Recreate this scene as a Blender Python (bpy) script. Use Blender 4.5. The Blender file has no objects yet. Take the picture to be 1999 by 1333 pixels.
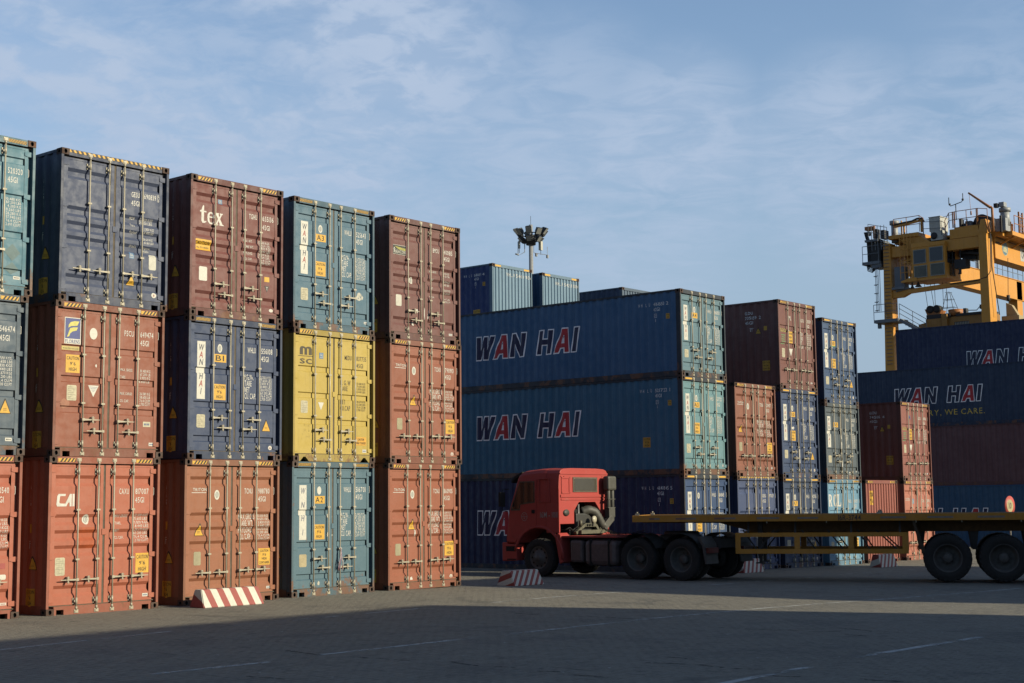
import bpy, bmesh, math, random
from mathutils import Vector, Matrix, Quaternion
from mathutils.geometry import tessellate_polygon
random.seed(7)
R = math.radians
sc = bpy.context.scene
col = sc.collection

# ---------------------------------------------------------------- camera
CAMH = 1.951
cd = bpy.data.cameras.new("camera")
cam = bpy.data.objects.new("camera", cd)
col.objects.link(cam)
_yaw, _pit, _rol = R(49.449), R(6.298), R(-0.570)
_F = Vector((math.sin(_yaw)*math.cos(_pit), math.cos(_yaw)*math.cos(_pit), math.sin(_pit)))
_r = Vector((math.cos(_yaw), -math.sin(_yaw), 0)); _u = _r.cross(_F)
_r2 = _r*math.cos(_rol) + _u*math.sin(_rol); _u2 = -_r*math.sin(_rol) + _u*math.cos(_rol)
_M = Matrix((( _r2.x, _u2.x, -_F.x), (_r2.y, _u2.y, -_F.y), (_r2.z, _u2.z, -_F.z)))
cam.matrix_world = Matrix.Translation((0, 0, CAMH)) @ _M.to_4x4()
cd.sensor_width = 36.0
cd.lens = 2860.95/1999*36
cd.clip_start = 0.1
cd.clip_end = 8000
sc.camera = cam

# ---------------------------------------------------------------- sun, sky, exposure
SUN_AZ = R(160.5)      # clockwise from +Y
SUN_EL = R(23.0)
sd = Vector((math.sin(SUN_AZ)*math.cos(SUN_EL), math.cos(SUN_AZ)*math.cos(SUN_EL), math.sin(SUN_EL)))
ld = bpy.data.lights.new("sun", 'SUN')
ld.energy = 5.0
ld.angle = R(0.55)
ld.color = (1.0, 0.90, 0.66)
lo = bpy.data.objects.new("sun", ld)
col.objects.link(lo)
lo.rotation_euler = sd.to_track_quat('Z', 'Y').to_euler()
lo.location = (0, 0, 60)

world = bpy.data.worlds.new("World")
sc.world = world
world.use_nodes = True
nt = world.node_tree
nt.nodes.clear()
def N(tree, typ, **kw):
    n = tree.nodes.new(typ)
    for k, v in kw.items():
        if k.startswith('i_'):
            n.inputs[k[2:].replace('_', ' ')].default_value = v
        else:
            setattr(n, k, v)
    return n
def math_n(tree, op, a, b=None, c=None, clamp=False):
    n = tree.nodes.new('ShaderNodeMath'); n.operation = op; n.use_clamp = clamp
    for i, v in enumerate((a, b, c)):
        if v is None: continue
        if isinstance(v, (int, float)): n.inputs[i].default_value = v
        else: tree.links.new(v, n.inputs[i])
    return n.outputs[0]
def vmath(tree, op, a, b=None):
    n = tree.nodes.new('ShaderNodeVectorMath'); n.operation = op
    for i, v in enumerate((a, b)):
        if v is None: continue
        if isinstance(v, (tuple, list, Vector)): n.inputs[i].default_value = v
        else: tree.links.new(v, n.inputs[i])
    return n
SKY_STR = 0.10
sky = N(nt, 'ShaderNodeTexSky', sky_type='NISHITA', sun_disc=False)
sky.sun_elevation = SUN_EL
sky.sun_rotation = SUN_AZ
sky.altitude = 0
sky.air_density = 1.0
sky.dust_density = 0.7
sky.ozone_density = 2.2
tc = N(nt, 'ShaderNodeTexCoord')
nrm = vmath(nt, 'NORMALIZE', tc.outputs['Generated']).outputs['Vector']
sep = N(nt, 'ShaderNodeSeparateXYZ'); nt.links.new(nrm, sep.inputs[0])
zc = math_n(nt, 'MAXIMUM', sep.outputs['Z'], 0.0)
zc = math_n(nt, 'ADD', zc, 0.22)
px = math_n(nt, 'DIVIDE', sep.outputs['X'], zc)
py = math_n(nt, 'DIVIDE', sep.outputs['Y'], zc)
cb = N(nt, 'ShaderNodeCombineXYZ'); nt.links.new(px, cb.inputs[0]); nt.links.new(py, cb.inputs[1])
def sky_noise(scale, detail, rough, dist, off):
    m = N(nt, 'ShaderNodeMapping'); nt.links.new(cb.outputs[0], m.inputs[0]); m.inputs['Location'].default_value = off
    n = N(nt, 'ShaderNodeTexNoise'); nt.links.new(m.outputs[0], n.inputs['Vector'])
    n.inputs['Scale'].default_value = scale; n.inputs['Detail'].default_value = detail
    n.inputs['Roughness'].default_value = rough; n.inputs['Distortion'].default_value = dist
    return n.outputs['Fac']
def ramp(tree, x, a, b, lo_=0.0, hi_=1.0):
    n = tree.nodes.new('ShaderNodeMapRange'); n.interpolation_type = 'SMOOTHSTEP'
    tree.links.new(x, n.inputs[0]); n.inputs[1].default_value = a; n.inputs[2].default_value = b
    n.inputs[3].default_value = lo_; n.inputs[4].default_value = hi_
    return n.outputs[0]
# patches of thin high cloud: a direction, how wide and how strong each is
def patch(d, inner, outer, amt):
    dd = Vector(d).normalized()
    dot = vmath(nt, 'DOT_PRODUCT', nrm, dd).outputs['Value']
    return ramp(nt, dot, math.cos(R(outer)), math.cos(R(inner)), 0, amt)
RIPPLED = [((0.5701, 0.7725, 0.2898), 5, 14, 1.0), ((0.6447, 0.7059, 0.2833), 3, 9, 1.0), ((0.45, 0.84, 0.30), 5, 16, 0.9)]
STREAKS = [((0.5906, 0.7886, 0.1914), 4, 15, 0.85), ((0.7735, 0.6056, 0.1872), 1, 8, 0.65), ((0.7550, 0.6050, 0.2250), 1, 7, 0.8),
           ((0.8003, 0.5468, 0.2300), 1, 5.2, 0.95), ((0.8603, 0.4468, 0.2200), 1, 5.2, 0.95), ((0.9028, 0.3596, 0.2200), 1, 5.6, 1.0), ((0.97, 0.1, 0.25), 8, 20, 0.7)]
def veil_of(lst):
    v = None
    for d, i_, o_, a_ in lst:
        q = patch(d, i_, o_, a_)
        v = q if v is None else math_n(nt, 'MAXIMUM', v, q)
    return v
def streak_noise(scale, detail, off):
    m = N(nt, 'ShaderNodeMapping'); nt.links.new(cb.outputs[0], m.inputs[0]); m.inputs['Rotation'].default_value = (0, 0, R(52)); m.inputs['Location'].default_value = off
    m2 = N(nt, 'ShaderNodeMapping'); nt.links.new(m.outputs[0], m2.inputs[0]); m2.inputs['Scale'].default_value = (0.80, 1.15, 1)
    n = N(nt, 'ShaderNodeTexNoise'); nt.links.new(m2.outputs[0], n.inputs['Vector'])
    n.inputs['Scale'].default_value = scale; n.inputs['Detail'].default_value = detail; n.inputs['Roughness'].default_value = 0.62; n.inputs['Distortion'].default_value = 0.6
    return n.outputs['Fac']
n1 = sky_noise(15.0, 6, 0.58, 0.4, (3.1, 1.7, 0))
n2 = sky_noise(3.4, 6, 0.58, 0.4, (7.4, 2.2, 0))
puffs = ramp(nt, n1, 0.38, 0.60)
sheet = ramp(nt, n2, 0.30, 0.55)
rip = math_n(nt, 'MULTIPLY', veil_of(RIPPLED), math_n(nt, 'MULTIPLY', sheet, math_n(nt, 'ADD', math_n(nt, 'MULTIPLY', puffs, 0.52), 0.46)))
stk = math_n(nt, 'MULTIPLY', veil_of(STREAKS), math_n(nt, 'ADD', math_n(nt, 'MULTIPLY', ramp(nt, streak_noise(12.0, 7, (2, 5, 0)), 0.36, 0.64), 0.48), math_n(nt, 'MULTIPLY', ramp(nt, streak_noise(2.4, 5, (9, 1, 0)), 0.34, 0.60), 0.42)))
cloud = math_n(nt, 'MAXIMUM', rip, stk)
wisps = math_n(nt, 'MULTIPLY', ramp(nt, streak_noise(5.0, 7, (4, 8, 0)), 0.60, 0.78), 0.30)
cloud = math_n(nt, 'MAXIMUM', cloud, wisps)
mix = N(nt, 'ShaderNodeMix', data_type='RGBA'); mix.blend_type = 'MIX'
nt.links.new(cloud, mix.inputs[0])
# pale haze low in the sky
hz = N(nt, 'ShaderNodeMix', data_type='RGBA')
nt.links.new(ramp(nt, sep.outputs['Z'], 0.0, 0.36, 0.95, 0.08), hz.inputs[0])
nt.links.new(sky.outputs[0], hz.inputs[6]); hz.inputs[7].default_value = (2.02, 2.68, 3.55, 1)
nt.links.new(hz.outputs[2], mix.inputs[6])
mix.inputs[7].default_value = (2.80, 3.45, 4.5, 1)
bg = N(nt, 'ShaderNodeBackground'); bg.inputs['Strength'].default_value = SKY_STR
nt.links.new(mix.outputs[2], bg.inputs[0])
wo = N(nt, 'ShaderNodeOutputWorld'); nt.links.new(bg.outputs[0], wo.inputs[0])

sc.view_settings.view_transform = 'Standard'
sc.view_settings.look = 'None'
sc.view_settings.exposure = 0.68
sc.view_settings.gamma = 1.0
sc.view_settings.use_curve_mapping = False
sc.cycles.max_bounces = 6
sc.cycles.transparent_max_bounces = 8
sc.cycles.use_denoising = True

# ---------------------------------------------------------------- materials
def s2l(c):
    c = c/255.0
    return c/12.92 if c <= 0.04045 else ((c+0.055)/1.055)**2.4
KL = (2.30, 2.10, 1.85)
def alb(r, g, b):
    return tuple(min(0.85, s2l(v)/k) for v, k in zip((r, g, b), KL))
def new_mat(name):
    m = bpy.data.materials.new(name); m.use_nodes = True
    t = m.node_tree
    b = t.nodes['Principled BSDF']
    return m, t, b
def noise(t, vec, scale, detail=4, rough=0.6, mp=None, dist=0.0):
    if mp:
        q = N(t, 'ShaderNodeMapping'); t.links.new(vec, q.inputs[0]); q.inputs['Scale'].default_value = mp; vec = q.outputs[0]
    n = N(t, 'ShaderNodeTexNoise'); t.links.new(vec, n.inputs['Vector'])
    n.inputs['Scale'].default_value = scale; n.inputs['Detail'].default_value = detail; n.inputs['Roughness'].default_value = rough
    n.inputs['Distortion'].default_value = dist
    return n.outputs['Fac']
def mixc(t, fac, a, b, blend='MIX'):
    n = N(t, 'ShaderNodeMix', data_type='RGBA'); n.blend_type = blend
    for s, v in ((0, fac), (6, a), (7, b)):
        if isinstance(v, (int, float)): n.inputs[s].default_value = v
        elif isinstance(v, tuple): n.inputs[s].default_value = v if len(v) == 4 else (*v, 1)
        else: t.links.new(v, n.inputs[s])
    return n.outputs[2]
_mc = {}
def paint(name, rgb, rust=0.3, rough=0.55, fade=0.25, metal=0.0, dirt=0.35):
    """worn painted steel: faded patches, vertical run stains, rust spots, grime"""
    key = (name, rgb, rust)
    if key in _mc: return _mc[key]
    m, t, b = new_mat(name)
    pos = N(t, 'ShaderNodeNewGeometry').outputs['Position']
    oi = N(t, 'ShaderNodeObjectInfo').outputs['Random']
    big = noise(t, pos, 0.9, 5, 0.6)
    c = mixc(t, ramp(t, big, 0.35, 0.75, 0, fade), rgb, tuple(min(0.8, v*1.25+0.04) for v in rgb))
    runs = noise(t, pos, 1.0, 5, 0.65, (9, 9, 0.55))
    c = mixc(t, ramp(t, runs, 0.50, 0.78, 0, dirt), c, tuple(v*0.52+0.008 for v in rgb))
    fine = noise(t, pos, 26, 4, 0.7)
    c = mixc(t, ramp(t, fine, 0.30, 0.72, 0.0, 0.22), c, tuple(v*0.72 for v in rgb))
    if rust > 0:
        ob = N(t, 'ShaderNodeTexCoord').outputs['Object']; so = N(t, 'ShaderNodeSeparateXYZ'); t.links.new(ob, so.inputs[0])
        low = ramp(t, so.outputs['Z'], 0.12, 0.55, 0.14*min(1, rust*1.6), 0.0)
        rn = math_n(t, 'ADD', noise(t, pos, 2.7, 9, 0.72, (1, 1, 0.7), 0.3), low)
        c = mixc(t, ramp(t, rn, 0.72-0.14*rust, 0.80-0.12*rust, 0, 0.85), c, (0.10, 0.045, 0.022))
        rr = noise(t, pos, 1.3, 8, 0.7, (14, 14, 0.8), 0.2)
        c = mixc(t, ramp(t, rr, 0.70-0.13*rust, 0.82-0.13*rust, 0, 0.55), c, (0.15, 0.07, 0.032))
    t.links.new(c, b.inputs['Base Color'])
    rg = ramp(t, noise(t, pos, 5, 4, 0.6), 0.3, 0.7, rough-0.10, min(1, rough+0.2))
    t.links.new(rg, b.inputs['Roughness'])
    b.inputs['Metallic'].default_value = metal
    b.inputs['Specular IOR Level'].default_value = 0.35
    bp = N(t, 'ShaderNodeBump'); bp.inputs['Strength'].default_value = 0.25; bp.inputs['Distance'].default_value = 0.012
    t.links.new(noise(t, pos, 3.2, 3, 0.5), bp.inputs['Height']); t.links.new(bp.outputs[0], b.inputs['Normal'])
    _mc[key] = m
    return m
MS = 0.52
def simple(name, rgb, rough=0.6, metal=0.0, var=0.25, scale=8, spec=0.4):
    if 'fill' not in name: rgb = tuple(v*MS for v in rgb)
    key = (name, rgb)
    if key in _mc: return _mc[key]
    m, t, b = new_mat(name)
    pos = N(t, 'ShaderNodeNewGeometry').outputs['Position']
    c = mixc(t, ramp(t, noise(t, pos, scale, 5, 0.65), 0.3, 0.75, 0, 1), rgb, tuple(v*(1-var) for v in rgb))
    t.links.new(c, b.inputs['Base Color'])
    b.inputs['Roughness'].default_value = rough; b.inputs['Metallic'].default_value = metal
    b.inputs['Specular IOR Level'].default_value = spec
    _mc[key] = m
    return m
def worn_mark(name, rgb, thr=0.70):
    """paint or foil marks that have flaked in places, letting the steel below show through"""
    rgb = tuple(v*MS for v in rgb)
    key = (name, rgb, thr)
    if key in _mc: return _mc[key]
    m, t, b = new_mat(name)
    pos = N(t, 'ShaderNodeNewGeometry').outputs['Position']
    c = mixc(t, ramp(t, noise(t, pos, 9, 5, 0.65), 0.35, 0.75, 0, 1), rgb, tuple(v*0.78 for v in rgb))
    t.links.new(c, b.inputs['Base Color']); b.inputs['Roughness'].default_value = 0.6
    a = ramp(t, noise(t, pos, 14, 6, 0.75), thr, thr+0.05, 1, 0)
    t.links.new(a, b.inputs['Alpha'])
    _mc[key] = m
    return m
WHITE = worn_mark('white_paint', (0.74, 0.72, 0.66), 0.66)
CREAM = simple('cream_plate', (0.62, 0.57, 0.40), 0.5, var=0.35, scale=20)
PLATE = simple('white_label', (0.74, 0.72, 0.64), 0.5, var=0.15, scale=20)
YEL = worn_mark('yellow_foil', (0.78, 0.44, 0.035), 0.76)
BLK = simple('black_ink', (0.018, 0.017, 0.016), 0.6)
REDM = simple('red_ink', (0.42, 0.035, 0.03), 0.6)
NAVYM = simple('navy_ink', (0.02, 0.022, 0.10), 0.6)
BLUEM = simple('blue_ink', (0.05, 0.11, 0.30), 0.6)
ZINC = paint('galvanised_rod', (0.26, 0.235, 0.18), 0.3, 0.5, 0.2, 0.15)
CAST = paint('rusty_casting', (0.038, 0.021, 0.015), 0.45, 0.75, 0.4)
RUB = simple('door_rubber', (0.15, 0.12, 0.085), 0.8, var=0.4)
DARK = simple('dark_hollow', (0.012, 0.011, 0.010), 0.9)

# ---------------------------------------------------------------- mesh helpers
class MB:
    def __init__(s): s.v = []; s.f = []; s.m = []; s.s = []
    def add(s, vs, fs, mat=0, smooth=False):
        o = len(s.v); s.v += [tuple(v) for v in vs]
        for f in fs: s.f.append([i+o for i in f]); s.m.append(mat); s.s.append(smooth)
        return s
    def box(s, x0, y0, z0, x1, y1, z1, mat=0):
        if x0 > x1: x0, x1 = x1, x0
        if y0 > y1: y0, y1 = y1, y0
        if z0 > z1: z0, z1 = z1, z0
        return s.add([(x0,y0,z0),(x1,y0,z0),(x1,y1,z0),(x0,y1,z0),(x0,y0,z1),(x1,y0,z1),(x1,y1,z1),(x0,y1,z1)],
            [(0,3,2,1),(4,5,6,7),(0,1,5,4),(1,2,6,5),(2,3,7,6),(3,0,4,7)], mat)
    def prism(s, pts, a0, a1, axis, mat=0):
        """polygon pts in the plane across `axis`, extruded from a0 to a1"""
        n = len(pts)
        def P(p, a):
            return {'x': (a, p[0], p[1]), 'y': (p[0], a, p[1]), 'z': (p[0], p[1], a)}[axis]
        vs = [P(p, a0) for p in pts] + [P(p, a1) for p in pts]
        tris = tessellate_polygon([[Vector((p[0], p[1], 0)) for p in pts]])
        fs = [tuple(t) for t in tris] + [tuple(i+n for i in reversed(t)) for t in tris]
        fs += [(i, (i+1) % n, (i+1) % n + n, i+n) for i in range(n)]
        return s.add(vs, fs, mat)
    def tube(s, path, r, seg=8, mat=0, cap=True, closed=False):
        P = [Vector(p) for p in path]; n = len(P)
        rs = r if isinstance(r, (list, tuple)) else [r]*n
        vs = []; up = None
        for i in range(n):
            if closed: d = (P[(i+1) % n]-P[i-1]).normalized()
            else: d = (P[min(i+1, n-1)]-P[max(i-1, 0)]).normalized()
            if up is None:
                up = d.orthogonal().normalized()
            up = (up - d*up.dot(d)).normalized(); w = d.cross(up)
            for k in range(seg):
                a = 2*math.pi*k/seg
                vs.append(P[i] + (up*math.cos(a)+w*math.sin(a))*rs[i])
        fs = []
        for i in range(n if closed else n-1):
            j = (i+1) % n
            for k in range(seg):
                fs.append((i*seg+k, i*seg+(k+1) % seg, j*seg+(k+1) % seg, j*seg+k))
        s.add(vs, fs, mat, seg > 5)
        if cap and not closed:
            o = len(s.v)-len(vs)
            s.f.append([o+k for k in reversed(range(seg))]); s.m.append(mat); s.s.append(False)
            s.f.append([o+(n-1)*seg+k for k in range(seg)]); s.m.append(mat); s.s.append(False)
        return s
    def bar(s, a, b, w, h=None, mat=0):
        """rectangular bar from a to b"""
        a = Vector(a); b = Vector(b); h = h or w; d = (b-a).normalized()
        up = Vector((0, 0, 1)) if abs(d.z) < 0.95 else Vector((1, 0, 0))
        sd_ = d.cross(up).normalized(); up = sd_.cross(d)
        vs = []
        for p in (a, b):
            for i, j in ((-1,-1),(1,-1),(1,1),(-1,1)): vs.append(p+sd_*(i*w/2)+up*(j*h/2))
        return s.add(vs, [(0,1,2,3),(7,6,5,4),(0,4,5,1),(1,5,6,2),(2,6,7,3),(3,7,4,0)], mat)
    def lathe(s, prof, c, axis='x', seg=32, mat=0, smooth=True):
        """prof: (along, radius) pairs round an axis through c"""
        vs = []
        for k in range(seg):
            a = 2*math.pi*k/seg; ca, sa = math.cos(a), math.sin(a)
            for (t, r) in prof:
                if axis == 'x': vs.append((c[0]+t, c[1]+r*ca, c[2]+r*sa))
                elif axis == 'y': vs.append((c[0]+r*sa, c[1]+t, c[2]+r*ca))
                else: vs.append((c[0]+r*ca, c[1]+r*sa, c[2]+t))
        n = len(prof); fs = []
        for k in range(seg):
            k2 = (k+1) % seg
            for i in range(n-1): fs.append((k*n+i, k2*n+i, k2*n+i+1, k*n+i+1))
        return s.add(vs, fs, mat, smooth)
    def mesh(s, name, nslots=None):
        me = bpy.data.meshes.new(name)
        me.from_pydata(s.v, [], s.f)
        n = nslots or (max(s.m)+1 if s.m else 1)
        for _ in range(n): me.materials.append(None)
        me.polygons.foreach_set('material_index', s.m)
        me.polygons.foreach_set('use_smooth', s.s)
        me.validate(); me.update()
        bm = bmesh.new(); bm.from_mesh(me); bmesh.ops.recalc_face_normals(bm, faces=bm.faces); bm.to_mesh(me); bm.free()
        return me
def link(name, me, mats, parent=None, bevel=0):
    o = bpy.data.objects.new(name, me); col.objects.link(o)
    if not isinstance(mats, (list, tuple)): mats = [mats]
    for i, m in enumerate(mats):
        if i < len(o.material_slots):
            o.material_slots[i].link = 'OBJECT'; o.material_slots[i].material = m
    if parent: o.parent = parent
    if bevel:
        b = o.modifiers.new('b', 'BEVEL'); b.width = bevel; b.segments = 2; b.limit_method = 'ANGLE'; b.angle_limit = R(35)
    return o
def build(mb, name, mats, parent=None, bevel=0):
    return link(name, mb.mesh(name, len(mats) if isinstance(mats, (list, tuple)) else None), mats, parent, bevel)
def thing(name, label, cat, loc=(0, 0, 0), rz=0, group=None):
    o = bpy.data.objects.new(name, None); col.objects.link(o)
    o.empty_display_size = 0.2
    o.location = loc; o.rotation_euler = (0, 0, rz)
    o['label'] = label; o['category'] = cat
    if group: o['group'] = group
    return o
def tag(o, label, cat, group=None):
    o['label'] = label; o['category'] = cat
    if group: o['group'] = group
    return o

# ---------------------------------------------------------------- lettering
_g = {}
def glyph(ch, bold):
    k = (ch, bold)
    if k in _g: return _g[k]
    cu = bpy.data.curves.new('g', 'FONT'); cu.body = ch; cu.offset = 0.008 if bold else 0.0; cu.resolution_u = 2
    o = bpy.data.objects.new('g', cu); col.objects.link(o)
    dg = bpy.context.evaluated_depsgraph_get(); dg.update()
    me = bpy.data.meshes.new_from_object(o.evaluated_get(dg))
    vs = [(v.co.x, v.co.y) for v in me.vertices]; fs = [tuple(p.vertices) for p in me.polygons]
    bpy.data.objects.remove(o); bpy.data.meshes.remove(me); bpy.data.curves.remove(cu)
    if vs:
        x0 = min(v[0] for v in vs); x1 = max(v[0] for v in vs)
        vs = [(v[0]-x0, v[1]) for v in vs]; w = x1-x0
    else: w = 0.2
    _g[k] = (vs, fs, w); return _g[k]
for ch in "ABCDEFGHIJKLMNOPQRSTUVWXYZ0123456789.,-/'mwaretxflonsc":
    glyph(ch, True)
CAPH = max(v[1] for v in glyph('H', True)[0])
SLAB = {'T': ((.5,), ()), 'R': ((.1, .95), (.1,)), 'I': ((.5,), (.5,)), 'O': ((), ()), 'N': ((.08,), (.08, .92)), 'F': ((.1,), (.1,)),
        'L': ((.1,), (.1,)), 'E': ((.1,), (.1,)), 'B': ((.1,), (.1,)), 'A': ((.05, .95), ()), 'C': ((), ()), 'S': ((), ()), 'X': ((), ())}
class Flat:
    """flat marks laid out in (u, v); laid onto a surface by build()"""
    def __init__(s): s.p = []
    def poly(s, pts, mat=0, layer=0):
        s.p.append(([tuple(p) for p in pts], None, mat, layer)); return s
    def rect(s, x0, z0, x1, z1, mat=0, layer=0): return s.poly([(x0,z0),(x1,z0),(x1,z1),(x0,z1)], mat, layer)
    def ellipse(s, cx, cz, rx, rz, mat=0, layer=0, n=20):
        return s.poly([(cx+rx*math.cos(2*math.pi*k/n), cz+rz*math.sin(2*math.pi*k/n)) for k in range(n)], mat, layer)
    def ring(s, cx, cz, rx, rz, t, mat=0, layer=0, n=20):
        A = [(math.cos(2*math.pi*k/n), math.sin(2*math.pi*k/n)) for k in range(n)]
        for i in range(n):
            a, b = A[i], A[(i+1) % n]
            s.poly([(cx+rx*a[0], cz+rz*a[1]), (cx+rx*b[0], cz+rz*b[1]), (cx+(rx-t)*b[0], cz+(rz-t)*b[1]), (cx+(rx-t)*a[0], cz+(rz-t)*a[1])], mat, layer)
        return s
    def text(s, st, x, z, h, mat=0, layer=0, w=0.52, bold=True, slant=0.0, fit=None, slab=False, gap=0.13, right=False, center=False):
        k = h/CAPH
        adv = []
        for ch in st: adv.append(0.30 if ch == ' ' else glyph(ch, bold)[2]+gap)
        tot = sum(adv)-gap
        kx = k*w
        if fit: kx = fit/tot
        if right: x = x-tot*kx
        if center: x = x-tot*kx/2
        for ch, a in zip(st, adv):
            if ch != ' ':
                vs, fs, gw = glyph(ch, bold)
                s.p.append(([(x+vx*kx+slant*vy*k, z+vy*k) for vx, vy in vs], fs, mat, layer))
                if slab and ch in SLAB:
                    t = 0.10*k*CAPH; hw = 0.20*gw*kx
                    for q in SLAB[ch][0]: s.rect(x+q*gw*kx-hw, z, x+q*gw*kx+hw, z+t, mat, layer)
                    for q in SLAB[ch][1]: s.rect(x+q*gw*kx-hw, z+h-t, x+q*gw*kx+hw, z+h, mat, layer)
            x += a*kx
        return s
    def build(s, name, surf, mats, parent):
        bm = bmesh.new()
        for pts, fs, mat, layer in s.p:
            vs = [bm.verts.new((p[0], p[1], layer)) for p in pts]
            if fs is None:
                fs = [tuple(range(len(pts)))] if len(pts) <= 4 else tessellate_polygon([[Vector((*p, 0)) for p in pts]])
            for f in fs:
                try: bm.faces.new([vs[i] for i in f]).material_index = mat
                except ValueError: pass
        if not bm.verts:
            bm.free(); return None
        us = [v.co.x for v in bm.verts]; vv = [v.co.y for v in bm.verts]
        for c_ in surf.ub:
            if min(us) < c_ < max(us):
                bmesh.ops.bisect_plane(bm, geom=bm.verts[:]+bm.edges[:]+bm.faces[:], plane_co=(c_, 0, 0), plane_no=(1, 0, 0))
        for c_ in surf.vb:
            if min(vv) < c_ < max(vv):
                bmesh.ops.bisect_plane(bm, geom=bm.verts[:]+bm.edges[:]+bm.faces[:], plane_co=(0, c_, 0), plane_no=(0, 1, 0))
        for v in bm.verts: v.co = surf.map(v.co.x, v.co.y, 0.003+0.0022*v.co.z)
        bmesh.ops.recalc_face_normals(bm, faces=bm.faces)
        me = bpy.data.meshes.new(name); bm.to_mesh(me); bm.free()
        for _ in mats: me.materials.append(None)
        return link(name, me, mats, parent)
class Plane:
    ub = (); vb = ()
    def __init__(s, fn): s.fn = fn
    def map(s, u, v, o): return s.fn(u, v, o)

# ---------------------------------------------------------------- ground height
def gz(x):
    if x <= 24: return 0.0
    if x <= 46: return -0.25*(x-24)/22
    if x <= 68: return -0.25-0.05*(x-46)/22
    return -0.30

# ---------------------------------------------------------------- shipping containers
W = 2.438; L = 12.192
DOORY = 0.058
STY = {'A': ([2.55, 1.83, 1.54, 1.26, 0.53], [(0,0),(-.062,.044),(-.145,.044),(-.205,0)]),
       'B': ([2.55, 1.86, 1.17, 0.48], [(0,0),(-.020,.034),(-.115,.034),(-.135,0)]),
       'C': ([2.09, 1.51, 0.94], [(0,0),(-.020,.030),(-.115,.030),(-.135,0)])}
def bands(style, H):
    tops, prof = STY[style]
    return [(t*H/2.896, [(t*H/2.896+a, b) for a, b in prof]) for t in tops]
class DoorSurf:
    ub = ()
    def __init__(s, style, H):
        s.b = bands(style, H); s.vb = sorted(z for _, pr in s.b for z, _ in pr)
    def depth(s, z):
        for _, pr in s.b:
            if pr[-1][0] <= z <= pr[0][0]:
                for (z0, d0), (z1, d1) in zip(pr, pr[1:]):
                    if z1 <= z <= z0: return d0+(d1-d0)*(z0-z)/(z0-z1)
        return 0.0
    def map(s, u, v, o): return (u, DOORY+0.006+s.depth(v)-o, v)
PITCH = 0.278; CORR = [(0.0, 0), (0.072, 0), (0.140, .036), (0.210, .036), (0.278, 0)]
def corr_breaks(a, b):
    out = []; n = int((b-a)/PITCH); off = a+((b-a)-n*PITCH)/2
    out.append((a, 0))
    for i in range(n):
        for t, d in CORR[1:]: out.append((off+i*PITCH+t, d))
    out.append((b, 0)); return out
SIDEB = corr_breaks(0.17, L-0.17)
def interp(tab, y):
    for (a, da), (b, db) in zip(tab, tab[1:]):
        if a <= y <= b: return da+(db-da)*(y-a)/max(1e-9, b-a)
    return 0
class SideSurf:
    """the -X side; u runs from the far end (0) towards the door end (L)"""
    vb = ()
    ub = [L-y for y, _ in SIDEB]
    def map(s, u, v, o): return (0.012+interp(SIDEB, L-u)-o, L-u, v)
SIDE = SideSurf()
def end_breaks(a, b):
    n = 11; p = (b-a-0.06)/n; out = [(a, 0)]
    for i in range(n):
        o = a+0.06+i*p
        out += [(o+0.001, 0), (o+0.028, .042), (o+0.070, .042), (o+0.098, 0)]
    out.append((b, 0)); return out
ENDB = end_breaks(0.10, W-0.10)
class EndSurf:
    vb = (); ub = [x for x, _ in ENDB]
    def map(s, u, v, o): return (u, 0.03+interp(ENDB, u)-o, v)
END = EndSurf()
_mm = {}
def cached(key, fn):
    if key not in _mm: _mm[key] = fn()
    return _mm[key]
def casting_mesh(mx, my, mz):
    a, b, c = 0.162, 0.178, 0.118
    mb = MB()
    def face(uv2p, w, h, ow, oh, inn):
        # w x h plate with an oval hole, hole walls go `inn` deep
        n = 16; P = []; Q = []
        for k in range(n):
            t = 2*math.pi*(k+0.5)/n*1.0
            cx_, cz_ = math.cos(t), math.sin(t); mmx = max(abs(cx_), abs(cz_))
            P.append((w/2+w/2*cx_/mmx, h/2+h/2*cz_/mmx)); Q.append((w/2+ow*cx_, h/2+oh*cz_))
        vs = [uv2p(p[0], p[1], 0) for p in P]+[uv2p(q[0], q[1], 0) for q in Q]+[uv2p(q[0], q[1], inn) for q in Q]
        fs = [(i, (i+1) % n, (i+1) % n+n, i+n) for i in range(n)]
        mb.add(vs, fs, 0)
        mb.add(vs, [(i+n, (i+1) % n+n, (i+1) % n+2*n, i+2*n) for i in range(n)]+[tuple(range(2*n, 3*n))], 1)  # hole walls in near-black, the shade inside is put into the colour
        # corner fillers
        for cxx, czz in ((0,0),(w,0),(w,h),(0,h)):
            near = sorted(range(n), key=lambda i: (P[i][0]-cxx)**2+(P[i][1]-czz)**2)[:2]
            mb.add([uv2p(cxx, czz, 0), uv2p(*P[near[0]], 0), uv2p(*P[near[1]], 0)], [(0, 1, 2)], 0)
    face(lambda u, v, d: (u, -0.004+d, v), a, c, 0.033, 0.042, 0.05)
    face(lambda u, v, d: (-0.004+d, u, v), b, c, 0.036, 0.030, 0.05)
    mb.add([(-.004,-.004,0),(a,-.004,0),(a,b,0),(-.004,b,0),(-.004,-.004,c),(a,-.004,c),(a,b,c),(-.004,b,c)], [(0,3,2,1),(4,5,6,7),(1,2,6,5),(2,3,7,6)], 0)
    out = MB()
    out.v = [((W-x) if mx else x, (L-y) if my else y, z) for x, y, z in mb.v]
    out.f = mb.f; out.m = mb.m; out.s = mb.s
    return out.mesh('corner_casting', 2)
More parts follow.
